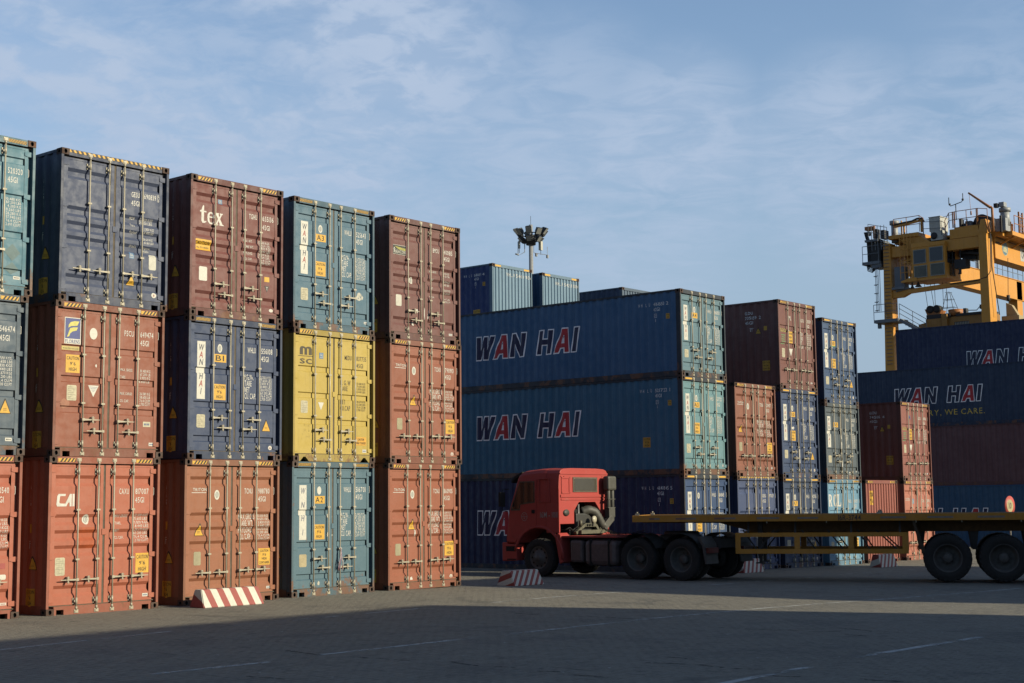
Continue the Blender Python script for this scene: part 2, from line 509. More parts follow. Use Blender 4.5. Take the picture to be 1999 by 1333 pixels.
def frame_mesh(H, doorend, notch):
    mb = MB()
    c = 0.118
    for mx in (0, 1):
        def X(x): return W-x if mx else x
        mb.box(X(0), 0.004, c, X(0.052), 0.10, H-c)          # front J-bar
        mb.box(X(0.001), 0.1, c, X(0.11), 0.16, H-c)
        mb.box(X(0.001), L-0.16, c, X(0.11), L-0.004, H-c)
        mb.box(X(0.004), 0.178, H-0.062, X(0.064), L-0.178, H-0.006)   # top side rail
        mb.box(X(0.010), 0.178, 0.006, X(0.06), L-0.178, 0.165)        # bottom side rail
    for y0, y1 in (((0.010, 0.115) if doorend else (0.006, 0.06)), (L-0.06, L-0.006)):
        mb.box(0.162, y0, H-0.125, W-0.162, y1, H-0.004)
    mb.box(0.162, L-0.06, 0.01, W-0.162, L-0.006, 0.15)
    # sill with lashing notches
    zt = 0.158
    if notch == 't': pts = [(0.162,0.0),(0.20,0.0),(0.30,0.10),(0.36,0.10),(0.46,0.0),(W-.46,0.0),(W-.36,.10),(W-.30,.10),(W-.20,0.0),(W-.162,0.0),(W-.162,zt),(.162,zt)]
    else: pts = [(0.162,0.0),(0.215,0.0),(0.215,0.095),(0.37,0.095),(0.37,0.0),(W-.37,0.0),(W-.37,.095),(W-.215,.095),(W-.215,0.0),(W-.162,0.0),(W-.162,zt),(.162,zt)]
    mb.prism(pts, 0.010, 0.10, 'y')
    mb.add([(0.03,0.1,H-0.03),(W-0.03,0.1,H-0.03),(W-0.03,L-0.03,H-0.03),(0.03,L-0.03,H-0.03)], [(0,1,2,3)])
    mb.add([(0.03,0.05,0.13),(W-0.03,0.05,0.13),(W-0.03,L-0.03,0.13),(0.03,L-0.03,0.13)], [(0,3,2,1)])
    return mb.mesh('frame', 1)
def side_mesh(H, mx):
    mb = MB(); z0, z1 = 0.165, H-0.062
    vs = []
    for y, d in SIDEB:
        x = 0.012+d; x = W-x if mx else x
        vs += [(x, y, z0), (x, y, z1)]
    mb.add(vs, [(2*i, 2*i+1, 2*i+3, 2*i+2) for i in range(len(SIDEB)-1)])
    return mb.mesh('side_panel', 1)
def end_mesh(H, front):
    mb = MB(); z0, z1 = 0.15, H-0.125; vs = []
    for x, d in ENDB:
        y = 0.03+d; y = y if front else L-y
        vs += [(x, y, z0), (x, y, z1)]
    mb.add(vs, [(2*i, 2*i+1, 2*i+3, 2*i+2) for i in range(len(ENDB)-1)])
    return mb.mesh('end_panel', 1)
def door_mesh(H, style, right):
    mb = MB(); za, zb = 0.175, H-0.150
    if right: xa, xb, p0, p1 = 1.243, 2.318, 1.335, 2.25
    else: xa, xb, p0, p1 = 0.088, 1.195, 0.175, 1.125
    y = DOORY
    prof = [(zb-0.035, 0.006)]
    for _, pr in sorted(bands(style, H), key=lambda t: -t[0]): prof += [(z, 0.006+d) for z, d in pr]
    prof.append((za+0.035, 0.006))
    # stiles and rails
    mb.box(xa, y, za, p0, y+0.04, zb); mb.box(p1, y, za, xb, y+0.04, zb)
    mb.box(p0, y, za, p1, y+0.04, prof[-1][0]); mb.box(p0, y, prof[0][0], p1, y+0.04, zb)
    vs = []
    for z, d in prof: vs += [(p0, y+d, z), (p1, y+d, z)]
    mb.add(vs, [(2*i, 2*i+1, 2*i+3, 2*i+2) for i in range(len(prof)-1)])
    if right: mb.box(1.175, y-0.012, 1.44*H/2.896, 1.275, y-0.001, 1.55*H/2.896)
    for xx in (p0, p1):
        vs = []
        for z, d in prof: vs += [(xx, y, z), (xx, y+d, z)]
        mb.add(vs, [(2*i, 2*i+1, 2*i+3, 2*i+2) for i in range(len(prof)-1)])
    return mb.mesh('door', 1)
def gasket_backing_mesh(H, right):
    mb = MB(); za, zb = 0.158, H-0.125
    x0, x1 = (1.220, 2.386) if right else (0.052, 1.219)
    y = DOORY+0.008
    mb.box(x0, y, za, x1, y+0.02, za+0.018); mb.box(x0, y, zb-0.026, x1, y+0.02, zb)
    if right: mb.box(x0, y, za+0.018, 1.2435, y+0.02, zb-0.026); mb.box(x1-0.075, y+0.05, za, x1, y+0.07, zb)
    else: mb.box(1.1945, y, za+0.018, x1, y+0.02, zb-0.026); mb.box(x0, y+0.02, za+0.018, x0+0.04, y+0.04, zb-0.026)
    mb.add([(x0, y+0.075, za), (x1, y+0.075, za), (x1, y+0.075, zb), (x0, y+0.075, zb)], [(0,1,2,3)])  # backing sheet added behind the door to block light
    return mb.mesh('gasket_and_backing', 1)
RODX = [0.628, 1.058, 1.398, 1.828]
def rod_mesh(H, i):
    mb = MB(); x = RODX[i]; y = 0.008; r = 0.0158
    mb.tube([(x, y, 0.055), (x, y, H-0.05)], r, 10)
    for z, up in ((0.055, 1), (H-0.055, -1)):
        mb.box(x-0.030, y-0.020, z-0.028, x+0.030, 0.012, z+0.012)
        mb.tube([(x, y, z+up*0.03), (x, y, z+up*0.085)], 0.024, 10)
        mb.box(x-0.045, 0.0005, z-0.035, x+0.045, 0.0098, z+0.03)
    for z in (0.24, H-0.27):
        mb.box(x-0.052, DOORY-0.012, z-0.055, x-0.018, DOORY+0.004, z+0.055)
        mb.tube([(x, y, z-0.06), (x, y, z+0.06)], 0.0225, 10)
        mb.box(x-0.04, 0.008, z-0.02, x+0.01, DOORY, z+0.02)
    for z in (0.345*H, 0.66*H):
        mb.box(x-0.040, y-0.018, z-0.016, x+0.040, y+0.018, z+0.016)
        mb.box(x-0.034, 0.01, z-0.014, x+0.02, DOORY, z+0.014)
    return mb.mesh('lock_rod', 1)
def handle_mesh(i, z, d):
    mb = MB(); x = RODX[i]; y = -0.014
    mb.box(x-0.026, y-0.012, z-0.024, x+0.026, 0.03, z+0.024)
    mb.prism([(x+d*0.02, z-0.017), (x+d*0.13, z-0.014), (x+d*0.35, z-0.006), (x+d*0.36, z+0.006), (x+d*0.13, z+0.014), (x+d*0.02, z+0.017)], y-0.008, y+0.010, 'y')
    xc = x+d*0.20
    mb.box(xc-0.010, y-0.018, z-0.050, xc+0.010, DOORY, z+0.055)
    mb.tube([(xc, y-0.014, z+0.060), (xc-0.026, y-0.014, z+0.045), (xc-0.022, y-0.014, z+0.015), (xc, y-0.014, z), (xc+0.022, y-0.014, z+0.015), (xc+0.026, y-0.014, z+0.045)], 0.007, 6, closed=True)
    mb.tube([(xc, y-0.016, z-0.07), (xc-0.022, y-0.016, z-0.045), (xc, y-0.016, z-0.02), (xc+0.022, y-0.016, z-0.045)], 0.006, 6, closed=True)
    mb.box(xc-0.035, y-0.016, z-0.010, xc+0.035, y+0.012, z+0.010)
    return mb.mesh('handle', 1)
def hinge_mesh(z, right):
    mb = MB()
    def X(x): return x if right else W-x
    mb.prism([(X(2.245), z-0.030), (X(2.300), z-0.045), (X(2.380), z-0.045), (X(2.380), z+0.045), (X(2.300), z+0.045), (X(2.245), z+0.030)], DOORY-0.012, DOORY+0.01, 'y')
    mb.tube([(X(2.392), DOORY-0.02, z-0.052), (X(2.392), DOORY-0.02, z+0.052)], 0.013, 8)
    return mb.mesh('hinge', 1)
HIN = (0.262, 1.045, 1.84, 2.64)
HSTY = {'L': ([-1, -1, 1, 1], [0.63, 0.63, 0.65, 0.65]), 'M': ([1, -1, 1, -1], [0.69, 0.48, 0.68, 0.48]), 'S': ([1, -1, 1, -1], [0.80, 0.60, 0.60, 0.80]),
        'W': ([1, -1, 1, -1], [0.84, 0.64, 0.63, 0.83])}
NOCAST = {}
def stripes(flat, x0, x1, z0, z1, step, lean, mat=1, layer=1, yel=0):
    flat.rect(x0, z0, x1, z1, yel, 0)
    h = z1-z0; x = x0
    while x < x1-1e-6:
        a = x+step*0.5; b = x+step
        pts = [(a, z0), (b, z0), (b+lean*h, z1), (a+lean*h, z1)]
        pts = [(min(max(p[0], x0), x1), p[1]) for p in pts]
        if pts[1][0]-pts[0][0] > 0.002 or pts[2][0]-pts[3][0] > 0.002: flat.poly(pts, mat, layer)
        x += step
SIDETXT = WHITE
WSIDE = simple('side_white_fill', (0.60, 0.60, 0.58), 0.6, var=.4, scale=10)
def container(x, y, z, colr, label, H=2.896, style='A', hs='L', doors=True, marks=None, rust=0.3, side=None, notch='s', haz='ends', group=None, detail=True, name='shipping_container', castmat=None, framecol=None):
    t = thing(name, label, 'container', (x, y, z), 0, group)
    pm = paint('container_paint', colr, rust)
    sm = paint('container_side_paint', side or colr, rust*0.6, dirt=0.25)
    fm = paint('container_frame_colour', framecol or tuple(v*0.8 for v in colr), min(1, rust+0.35))
    cm = castmat or CAST
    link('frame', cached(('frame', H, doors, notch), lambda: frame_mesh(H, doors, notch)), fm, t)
    for mx in (0, 1):
        link('side_panel', cached(('side', H, mx), lambda: side_mesh(H, mx)), sm, t)
    link('end_panel', cached(('end', H, False), lambda: end_mesh(H, False)), sm, t)
    if True:
        for mx in (0, 1):
            for my in (0, 1):
                for mz in (0, 1):
                    o = link('corner_casting', cached(('cast', mx, my), lambda: casting_mesh(mx, my, 0)), [cm, DARK], t)
                    o.location = (0, 0, H-0.118 if mz else 0)
    if not doors:
        link('end_panel', cached(('end', H, True), lambda: end_mesh(H, True)), pm, t)
    else:
        dirs, hz = HSTY[hs]
        for r_ in (False, True):
            d = link('door', cached(('door', H, style, r_), lambda: door_mesh(H, style, r_)), pm, t)
            link('gasket_and_backing', cached(('gask', H, r_), lambda: gasket_backing_mesh(H, r_)), RUB, d)
            for i in ((2, 3) if r_ else (0, 1)):
                link('lock_rod', cached(('rod', H, i), lambda: rod_mesh(H, i)), ZINC, d)
                link('handle', cached(('han', i, hz[i], dirs[i]), lambda: handle_mesh(i, hz[i], dirs[i])), ZINC, d)
            for h_ in HIN:
                zz = round(h_*H/2.896, 3)
                link('hinge', cached(('hin', zz, r_), lambda: hinge_mesh(zz, r_)), pm, d)
    # yellow and black stripes on the header
    if haz and detail:
        f = Flat(); hsurf = Plane((lambda u, v, o: (u, (0.010 if doors else 0.006)-o, v)))
        if haz == 'full': stripes(f, 0.175, W-0.175, H-0.062, H-0.012, 0.105, -0.6)
        for xa, xb in ((0.185, 0.55), (W-0.55, W-0.185)):
            if haz == 'full': break
            f = Flat()
            if haz == 'ends': stripes(f, xa, xb, H-0.100, H-0.035, 0.075, 0.75)
            elif haz == 'fine': stripes(f, xa, xb, H-0.098, H-0.035, 0.033, -0.6)
            else: f.rect(xa, H-0.09, xb, H-0.04, 0, 0)
            f.build('hazard_stripes', hsurf, [YEL, BLK], t)
        if haz == 'full': f.build('hazard_stripes', hsurf, [YEL, BLK], t)
    if marks: marks(t, DoorSurf(style, H) if doors else END, H)
    return t

# ------- marks
def number(f, pre, num, chk, z=2.235, size='45G1', x=1.55, xn=1.915, h=0.105, boxed=True, below='n', mat=0, dz=0.165):
    f.text(pre, x, z, h, mat, 0, fit=0.215); f.text(num, xn, z, h, mat, 0, fit=0.30)
    f.text(chk, 2.285, z, h, mat, 0, fit=0.035)
    if boxed:
        a, b, c_, d = 2.262, z-0.022, 2.342, z+h+0.022
        for q in ((a, b, c_, b+.008), (a, d-.008, c_, d), (a, b, a+.008, d), (c_-.008, b, c_, d)): f.rect(*q, mat, 0)
    f.text(size, xn if below == 'n' else x, z-dz, h, mat, 0, fit=0.20)
def weights(f, names, vals, z=1.76, x=1.475, xn=2.215, big=False, mat=0, step=0.068, slant=0.0, right=True, hv=0.05):
    zz = z
    for i, v in enumerate(vals):
        f.text(v, xn, zz, hv, mat, 0, fit=min(0.30, 0.034*len(v)), slant=slant, right=right); zz -= step
    zz = z
    for n in names:
        if big: f.text(n, x, zz-0.045, 0.115, mat, 0, w=0.42)
        else: f.text(n, x, zz-0.01, 0.052, mat, 0, w=0.62, slant=slant)
        zz -= 2*step
VAL = ["32.500 KGS", "71.650 LBS", "3.830 KGS", "8.440 LBS", "28.670 KGS", "63.210 LBS", "76.4 CU.M", "2.700 CU.FT"]
VAL2 = ["30.480 KG", "67.200 LBS", "4.200 KG", "9.260 LBS", "26.280 KG", "57.940 LBS", "76.4 CU.M", "2.697 CU.FT"]
def lettering(t, surf, fn, mats=None):
    f = Flat(); fn(f); return f.build('lettering', surf, mats or [WHITE], t)
def caution(t, surf, x0, z0, x1, z1, lines=('CAUTION', "9'6", 'HIGH')):
    f = Flat(); f.rect(x0, z0, x1, z1, 0, 0); n = len(lines); dz = (z1-z0)/(n+0.25)
    for i, l in enumerate(lines):
        hh = dz*0.62; f.text(l, (x0+x1)/2, z1-dz*(i+0.92), hh, 1, 1, fit=min((x1-x0)*0.86, hh*0.62*len(l)), center=True, bold=True)
    return f.build('caution_sticker', surf, [YEL, BLK], t)
def triangle(t, surf, cx_, z0, w=0.24, h=0.25):
    f = Flat(); f.poly([(cx_-w/2, z0), (cx_+w/2, z0), (cx_+0.01, z0+h), (cx_-0.01, z0+h)], 1, 0)
    f.poly([(cx_-w/2+.018, z0+.012), (cx_+w/2-.018, z0+.012), (cx_, z0+h-.025)], 0, 1)
    for q in (0.06, 0.085): f.rect(cx_-0.035, z0+q, cx_+0.035, z0+q+0.006, 1, 2)
    return f.build('warning_sticker', surf, [YEL, BLK], t)
def plate(t, surf, x0, z0, x1, z1, m=None, name='data_plate'):
    f = Flat(); c_ = 0.02
    f.poly([(x0+c_, z0), (x1-c_, z0), (x1, z0+c_), (x1, z1-c_), (x1-c_, z1), (x0+c_, z1), (x0, z1-c_), (x0, z0+c_)], 0, 0)
    n = max(2, int((z1-z0)/0.035)); dz = (z1-z0)/n
    if m is None or m is CREAM:
        for i in range(1, n): f.rect(x0+.025, z0+dz*i-.003, x1-.025-0.04*(i % 3), z0+dz*i+.003, 1, 1)
    return f.build(name, surf, [m or CREAM, simple('plate_print', (0.30, 0.27, 0.20), 0.6)], t)
def oval(t, surf, x, z, rx=0.065, rz=0.09, inner=True, m=None):
    f = Flat(); f.ellipse(x, z, rx, rz, 0, 0)
    if inner: f.ring(x, z, rx*0.55, rz*0.62, 0.010, 1, 1, 14); f.rect(x-0.006, z-rz*.35, x+0.006, z+rz*.35, 1, 1)
    return f.build('class_emblem', surf, [m or PLATE, simple('emblem_grey', (0.20, 0.24, 0.24), 0.6)], t)
def small_label(t, surf, x, z, w=0.11, h=0.05, m=None, dark=None):
    f = Flat(); f.rect(x, z, x+w, z+h, 0, 0)
    for i in range(4): f.rect(x+w*(0.15+0.19*i), z+h*.3, x+w*(0.26+0.19*i), z+h*.68, 1, 1)
    return f.build('small_label', surf, [m or PLATE, dark or BLUEM], t)
def round_label(t, surf, x, z, r=0.045, ink=None):
    f = Flat(); f.ellipse(x, z, r*1.1, r, 0, 0); f.rect(x-.02, z-.012, x+.02, z-.002, 1, 1); f.rect(x-.006, z-.025, x+.006, z+.022, 1, 1)
    return f.build('round_label', surf, [PLATE, ink or REDM], t)
def gl(t, surf, x, z, w=0.11, h=0.12):
    f = Flat(); f.rect(x, z, x+w, z+h, 0, 0); f.text('GL', x+w/2, z+h*.42, h*.42, 1, 1, fit=w*.7, center=True); f.rect(x+w*.15, z+h*.16, x+w*.85, z+h*.22, 1, 1)
    return f.build('class_sticker', surf, [simple('pale_blue_foil', (0.12, 0.24, 0.42), 0.5), PLATE], t)
def strip(t, surf, x0=0.255, z0=1.21, z1=2.385, letters='WAN HAI', H=2.896, fadered=False):
    f = Flat(); k = (z1-z0)/1.175; w = 0.205
    f.rect(x0, z0, x0+w, z1, 0, 0)
    zs = {0: 0.055, 1: 0.205, 2: 0.355, 4: 0.64, 5: 0.79, 6: 0.945}
    for i, off in zs.items():
        ch = 'WANHAI'[[0, 1, 2, 4, 5, 6].index(i)]
        if fadered and ch == 'A': continue
        f.text(ch, x0+w/2-0.008, z1-(off+0.13)*k, 0.125*k, 2 if ch == 'A' else 1, 1, w=0.66 if ch == 'W' else 0.72, slant=0.14, center=True)
    return f.build('name_strip', surf, [PLATE, simple('strip_ink', (0.07, 0.075, 0.12) if not fadered else (0.16, 0.18, 0.26), 0.6), REDM], t)
def code(t, surf, s_, x0=0.665, z0=1.985, w=0.325, h=0.165, green=False):
    f = Flat(); f.rect(x0, z0, x0+w, z0+h, 0, 0)
    if green: f.rect(x0, z0-0.035, x0+w, z0, 2, 0)
    f.text(s_, x0+w/2, z0+h*.17, h*.68, 1, 1, fit=w*.66, center=True)
    return f.build('code_sticker', surf, [YEL, BLK, simple('green_foil', (0.10, 0.30, 0.12))], t)
def smear(t, surf, spots, seed=1, m=None):
    """pale torn paper and paint remnants"""
    rnd = random.Random(seed); f = Flat()
    for (x, z, w, h) in spots:
        n = 11; f.poly([(x+w*math.cos(2*math.pi*k/n)*rnd.uniform(.5, 1.1), z+h*math.sin(2*math.pi*k/n)*rnd.uniform(.5, 1.1)) for k in range(n)], 0, 0)
    return f.build('paint_remnant', surf, [m or worn_mark('torn_paper', (0.62, 0.60, 0.50), 0.56)], t)
def side_digits(t, H, cautn=True, tri=True):
    f = Flat(); u = L-0.62
    for i, ch in enumerate('45G1'): f.text(ch, u, H-0.62-0.14*i, 0.10, 0, 0, w=0.55, center=True)
    f.rect(u-0.06, H-1.56, u+0.04, H-1.55, 0, 0); f.rect(u-0.06, H-1.70, u-0.05, H-1.55, 0, 0); f.text('ET', u, H-1.68, 0.09, 0, 0, w=0.5, center=True)
    f.build('side_lettering', SIDE, [WSIDE], t)
    g = Flat(); g.rect(u-0.05, H-1.40, u+0.06, H-1.24, 0, 0); g.build('side_sticker', SIDE, [YEL], t)
    if tri: triangle(t, SIDE, L-0.52, H-2.08)
    if cautn: caution(t, SIDE, L-0.75, H-2.75, L-0.45, H-2.42)
def side_number(t, H, a='WHLU', b='416850 2', c_='42G1', tri=False, cau=False, small=True):
    f = Flat(); u0 = L-1.56
    for i, ch in enumerate(a): f.text(ch, u0+0.14*i, H-0.44, 0.10, 0, 0, w=0.5)
    f.text(b, u0+0.56, H-0.44, 0.10, 0, 0, fit=0.54); f.text(c_, u0+0.56, H-0.60, 0.10, 0, 0, fit=0.24)
    f.rect(u0+0.58, H-0.80, u0+0.70, H-0.79, 0, 0); f.rect(u0+0.58, H-0.80, u0+0.59, H-0.68, 0, 0); f.rect(u0+0.69, H-0.80, u0+0.70, H-0.68, 0, 0); f.rect(u0+0.58, H-0.69, u0+0.70, H-0.68, 0, 0)
    f.text('ET', u0+0.64, H-0.78, 0.07, 0, 0, w=0.5, center=True); f.text('II', u0+0.64, H-0.92, 0.08, 0, 0, w=0.8, center=True)
    f.build('side_lettering', SIDE, [WSIDE], t)
    if small: caution(t, SIDE, L-0.53, H-0.86, L-0.42, H-0.70, ("9'6", 'HI'))
    if tri: triangle(t, SIDE, L-0.44, 0.80)
    if cau: caution(t, SIDE, L-1.46, 0.82, L-1.19, 1.12)
def side_lines(t, H, lines, cau=(0.85, 0.45)):
    f = Flat()
    for i, l in enumerate(lines): f.text(l, L-1.28, H-0.42-0.16*i, 0.095, 0, 0, fit=0.075*len(l))
    f.text('ET', L-1.08, H-0.98, 0.09, 0, 0, w=0.5); f.rect(L-1.1, H-0.88, L-0.96, H-0.87, 0, 0)
    f.build('side_lettering', SIDE, [WSIDE], t)
    triangle(t, SIDE, L-0.78, H-1.08, 0.20, 0.21)
    g = Flat(); g.rect(L-0.56, H-0.98, L-0.46, H-0.84, 0, 0); g.build('side_sticker', SIDE, [YEL], t)
    caution(t, SIDE, L-0.66, H-2.30, L-0.38, H-1.98, ('CAUTION', 'HIGH', 'TRAILER'))
# big slanted company lettering on a long side
def offset_poly(pts, d):
    n = len(pts); out = []
    area = sum(pts[i][0]*pts[(i+1) % n][1]-pts[(i+1) % n][0]*pts[i][1] for i in range(n))
    sg = 1 if area > 0 else -1
    for i in range(n):
        p0, p1, p2 = Vector(pts[i-1]), Vector(pts[i]), Vector(pts[(i+1) % n])
        a = (p1-p0).normalized(); b = (p2-p1).normalized()
        na = Vector((a.y, -a.x))*sg; nb = Vector((b.y, -b.x))*sg
        m = (na+nb); m = m/max(0.35, m.length_squared)*2 if m.length > 1e-6 else na
        if (m*1).length > 2.2: m = m.normalized()*2.2
        out.append((p1.x+m.x*d, p1.y+m.y*d))
    return out
LET = {'W': (1.05, [(0,1),(.22,1),(.30,.40),(.47,1),(.64,1),(.68,.40),(.86,1),(1.08,1),(.80,0),(.56,0),(.52,.55),(.36,0),(.12,0)], None),
       'A': (0.90, [(0,0),(.34,1),(.62,1),(.84,0),(.60,0),(.57,.20),(.30,.20),(.23,0)], [(.355,.38),(.54,.38),(.49,.72),(.46,.72)]),
       'N': (0.86, [(0,0),(0,1),(.22,1),(.55,.42),(.55,1),(.78,1),(.78,0),(.56,0),(.23,.58),(.23,0)], None),
       'H': (0.86, [(0,0),(0,1),(.23,1),(.23,.62),(.53,.62),(.53,1),(.76,1),(.76,0),(.53,0),(.53,.40),(.23,.40),(.23,0)], None),
       'I': (0.34, [(0,0),(0,1),(.24,1),(.24,0)], None)}
def big_logo(t, u0, z0, h, width, fill_navy, slogan=False):
    f = Flat(); x = 0; S = []
    for ch in 'WAN HAI':
        if ch == ' ': x += 0.62; continue
        S.append((ch, x)); x += LET[ch][0]+0.10
    k = width/(x-0.10+0.15)
    def T(p, x_): return (u0+(x_+p[0])*k*1.0+0.15*p[1]*h, z0+p[1]*h)
    for ch, x_ in S:
        _, out, hole = LET[ch]
        o = [T(p, x_) for p in out]; hl = [T(p, x_) for p in hole] if hole else None
        def addp(outer, inner, mat, layer):
            loops = [[Vector((*p, 0)) for p in outer]]
            if inner: loops.append([Vector((*p, 0)) for p in inner])
            tr = tessellate_polygon(loops); allp = list(outer)+(list(inner) if inner else [])
            f.p.append((allp, [tuple(q) for q in tr], mat, layer))
        addp(offset_poly(o, 0.036), offset_poly(hl, -0.036) if hl and ch == 'A' else None, 0, 0)
        addp(o, hl, 2 if ch == 'A' else 1, 2)
    ms = [simple('logo_white_fill', (0.80, 0.80, 0.80), 0.6, var=.3, scale=3), fill_navy, simple('logo_red_fill', (0.34, 0.02, 0.025), 0.6, scale=3)]
    f.build('company_lettering', SIDE, ms, t)
    if slogan:
        g = Flat(); g.text('WE CARRY, WE CARE.', u0+0.10, z0-0.62, 0.27, 0, 0, fit=width-0.1, bold=False)
        g.build('slogan_lettering', SIDE, [simple('slogan_yellow_fill', (0.50, 0.36, 0.05), 0.6)], t)

# ---------------------------------------------------------------- ground
def ground_material():
    m, t, b = new_mat('block_paving')
    pos = N(t, 'ShaderNodeNewGeometry').outputs['Position']
    wob = noise(t, pos, 0.8, 3, 0.5)
    mp = N(t, 'ShaderNodeMapping'); t.links.new(pos, mp.inputs[0]); mp.inputs['Rotation'].default_value = (0, 0, R(90.6))
    ad = vmath(t, 'ADD', mp.outputs[0]); sc_ = math_n(t, 'MULTIPLY', wob, 0.10); cbn = N(t, 'ShaderNodeCombineXYZ'); t.links.new(sc_, cbn.inputs[0]); t.links.new(sc_, cbn.inputs[1]); t.links.new(cbn.outputs[0], ad.inputs[1])
    br = N(t, 'ShaderNodeTexBrick'); t.links.new(ad.outputs[0], br.inputs['Vector'])
    br.inputs['Scale'].default_value = 1.0; br.inputs['Brick Width'].default_value = 0.215; br.inputs['Row Height'].default_value = 0.118
    br.inputs['Mortar Size'].default_value = 0.010; br.inputs['Mortar Smooth'].default_value = 0.3
    br.inputs['Color1'].default_value = (0.140, 0.128, 0.105, 1); br.inputs['Color2'].default_value = (0.152, 0.140, 0.115, 1); br.inputs['Mortar'].default_value = (0.075, 0.069, 0.059, 1)
    c = br.outputs['Color']
    big = noise(t, pos, 0.16, 6, 0.62)
    c = mixc(t, ramp(t, big, 0.35, 0.70, 0, 0.40), c, (0.165, 0.155, 0.128))
    st = noise(t, pos, 0.55, 7, 0.68)
    c = mixc(t, ramp(t, st, 0.50, 0.66, 0, 0.45), c, (0.058, 0.057, 0.056))
    # darker opened joints, patchy
    jn = noise(t, mp.outputs[0], 1.0, 7, 0.72, (1.3, 9.0, 1))
    c = mixc(t, ramp(t, jn, 0.57, 0.64, 0, 0.75), c, (0.035, 0.034, 0.032))
    fn = noise(t, pos, 38, 4, 0.75)
    gr = noise(t, pos, 9, 6, 0.8)
    c = mixc(t, ramp(t, gr, 0.42, 0.66, 0, 0.6), c, (0.185, 0.174, 0.148))
    c = mixc(t, ramp(t, noise(t, pos, 6.5, 6, 0.8, (1, 1.6, 1)), 0.52, 0.66, 0, 0.55), c, (0.066, 0.063, 0.056))
    c = mixc(t, ramp(t, noise(t, pos, 2.6, 9, 0.86), 0.50, 0.62, 0, 0.50), c, (0.070, 0.066, 0.060))
    c = mixc(t, ramp(t, noise(t, pos, 3.3, 9, 0.86, (1.2, 1, 1)), 0.55, 0.66, 0, 0.55), c, (0.215, 0.200, 0.168))
    c = mixc(t, ramp(t, noise(t, pos, 0.33, 5, 0.6, None, 1.2), 0.60, 0.68, 0, 0.45), c, (0.060, 0.058, 0.055))
    t.links.new(c, b.inputs['Base Color']); b.inputs['Roughness'].default_value = 0.85; b.inputs['Specular IOR Level'].default_value = 0.25
    h = math_n(t, 'ADD', math_n(t, 'MULTIPLY', br.outputs['Fac'], -0.6), math_n(t, 'MULTIPLY', gr, 1.6))
    h = math_n(t, 'ADD', h, math_n(t, 'MULTIPLY', jn, -0.4))
    bp = N(t, 'ShaderNodeBump'); bp.inputs['Strength'].default_value = 0.9; bp.inputs['Distance'].default_value = 0.018
    t.links.new(h, bp.inputs['Height']); t.links.new(bp.outputs[0], b.inputs['Normal'])
    return m
xs = [-3000, -200, 0, 24, 28, 32, 36, 40, 46, 52, 60, 68, 90, 140, 400, 4000]
ys = [-3000, -200, -20, 0, 10, 20, 30, 60, 140, 400, 4000]
mb = MB()
mb.v = [(x, y, gz(x)) for y in ys for x in xs]
nx = len(xs)
for j in range(len(ys)-1):
    for i in range(nx-1):
        mb.f.append([j*nx+i, j*nx+i+1, (j+1)*nx+i+1, (j+1)*nx+i]); mb.m.append(0); mb.s.append(False)
g = build(mb, 'ground', ground_material()); g['kind'] = 'structure'
# worn lane lines
def line_mat():
    m, t, b = new_mat('worn_lane_paint')
    pos = N(t, 'ShaderNodeNewGeometry').outputs['Position']
    b.inputs['Base Color'].default_value = (0.42, 0.43, 0.42, 1); b.inputs['Roughness'].default_value = 0.8
    a = noise(t, pos, 3.0, 8, 0.8); a2 = noise(t, pos, 0.7, 3, 0.6)
    v = math_n(t, 'ADD', math_n(t, 'MULTIPLY', a, 0.6), math_n(t, 'MULTIPLY', a2, 0.4))
    t.links.new(ramp(t, v, 0.45, 0.60, 0.60, 0.03), b.inputs['Alpha'])
    return m
LM = line_mat()
mb = MB()
def gline(x0, y0, x1, y1, w):
    n = max(2, int(abs(x1-x0)/1.5)); d = Vector((x1-x0, y1-y0)).normalized(); nn = Vector((-d.y, d.x))*w/2
    vs = []
    for i in range(n+1):
        t_ = i/n; x = x0+(x1-x0)*t_; y = y0+(y1-y0)*t_
        vs += [(x+nn.x, y+nn.y, gz(x)+0.005), (x-nn.x, y-nn.y, gz(x)+0.005)]
    mb.add(vs, [(2*i, 2*i+1, 2*i+3, 2*i+2) for i in range(n)])
for a_ in [(9.5,18.75,11.04,18.83),(11.04,18.83,14.25,19.32),(15.45,19.35,17.9,19.42),(18.6,19.45,20.0,19.5),(22.0,19.4,27.0,19.6),(29,19.8,36,20.0),(38,20.4,60,20.6)]: gline(*a_, 0.085)
for a_ in [(10.5,14.6,12.2,14.5),(13.2,14.62,16.4,14.58),(16.6,14.57,20.4,14.49),(20.5,14.49,31.0,13.4),(31,13.4,45,13.0)]: gline(*a_, 0.10)
for a_ in [(6.5,8.7,9.8,8.72),(12.6,8.72,15.6,8.79),(16.85,8.85,20.3,8.70),(22.2,8.7,25.5,8.6),(28,8.6,31,8.5)]: gline(*a_, 0.13)
o = build(mb, 'lane_markings', LM); o['kind'] = 'structure'
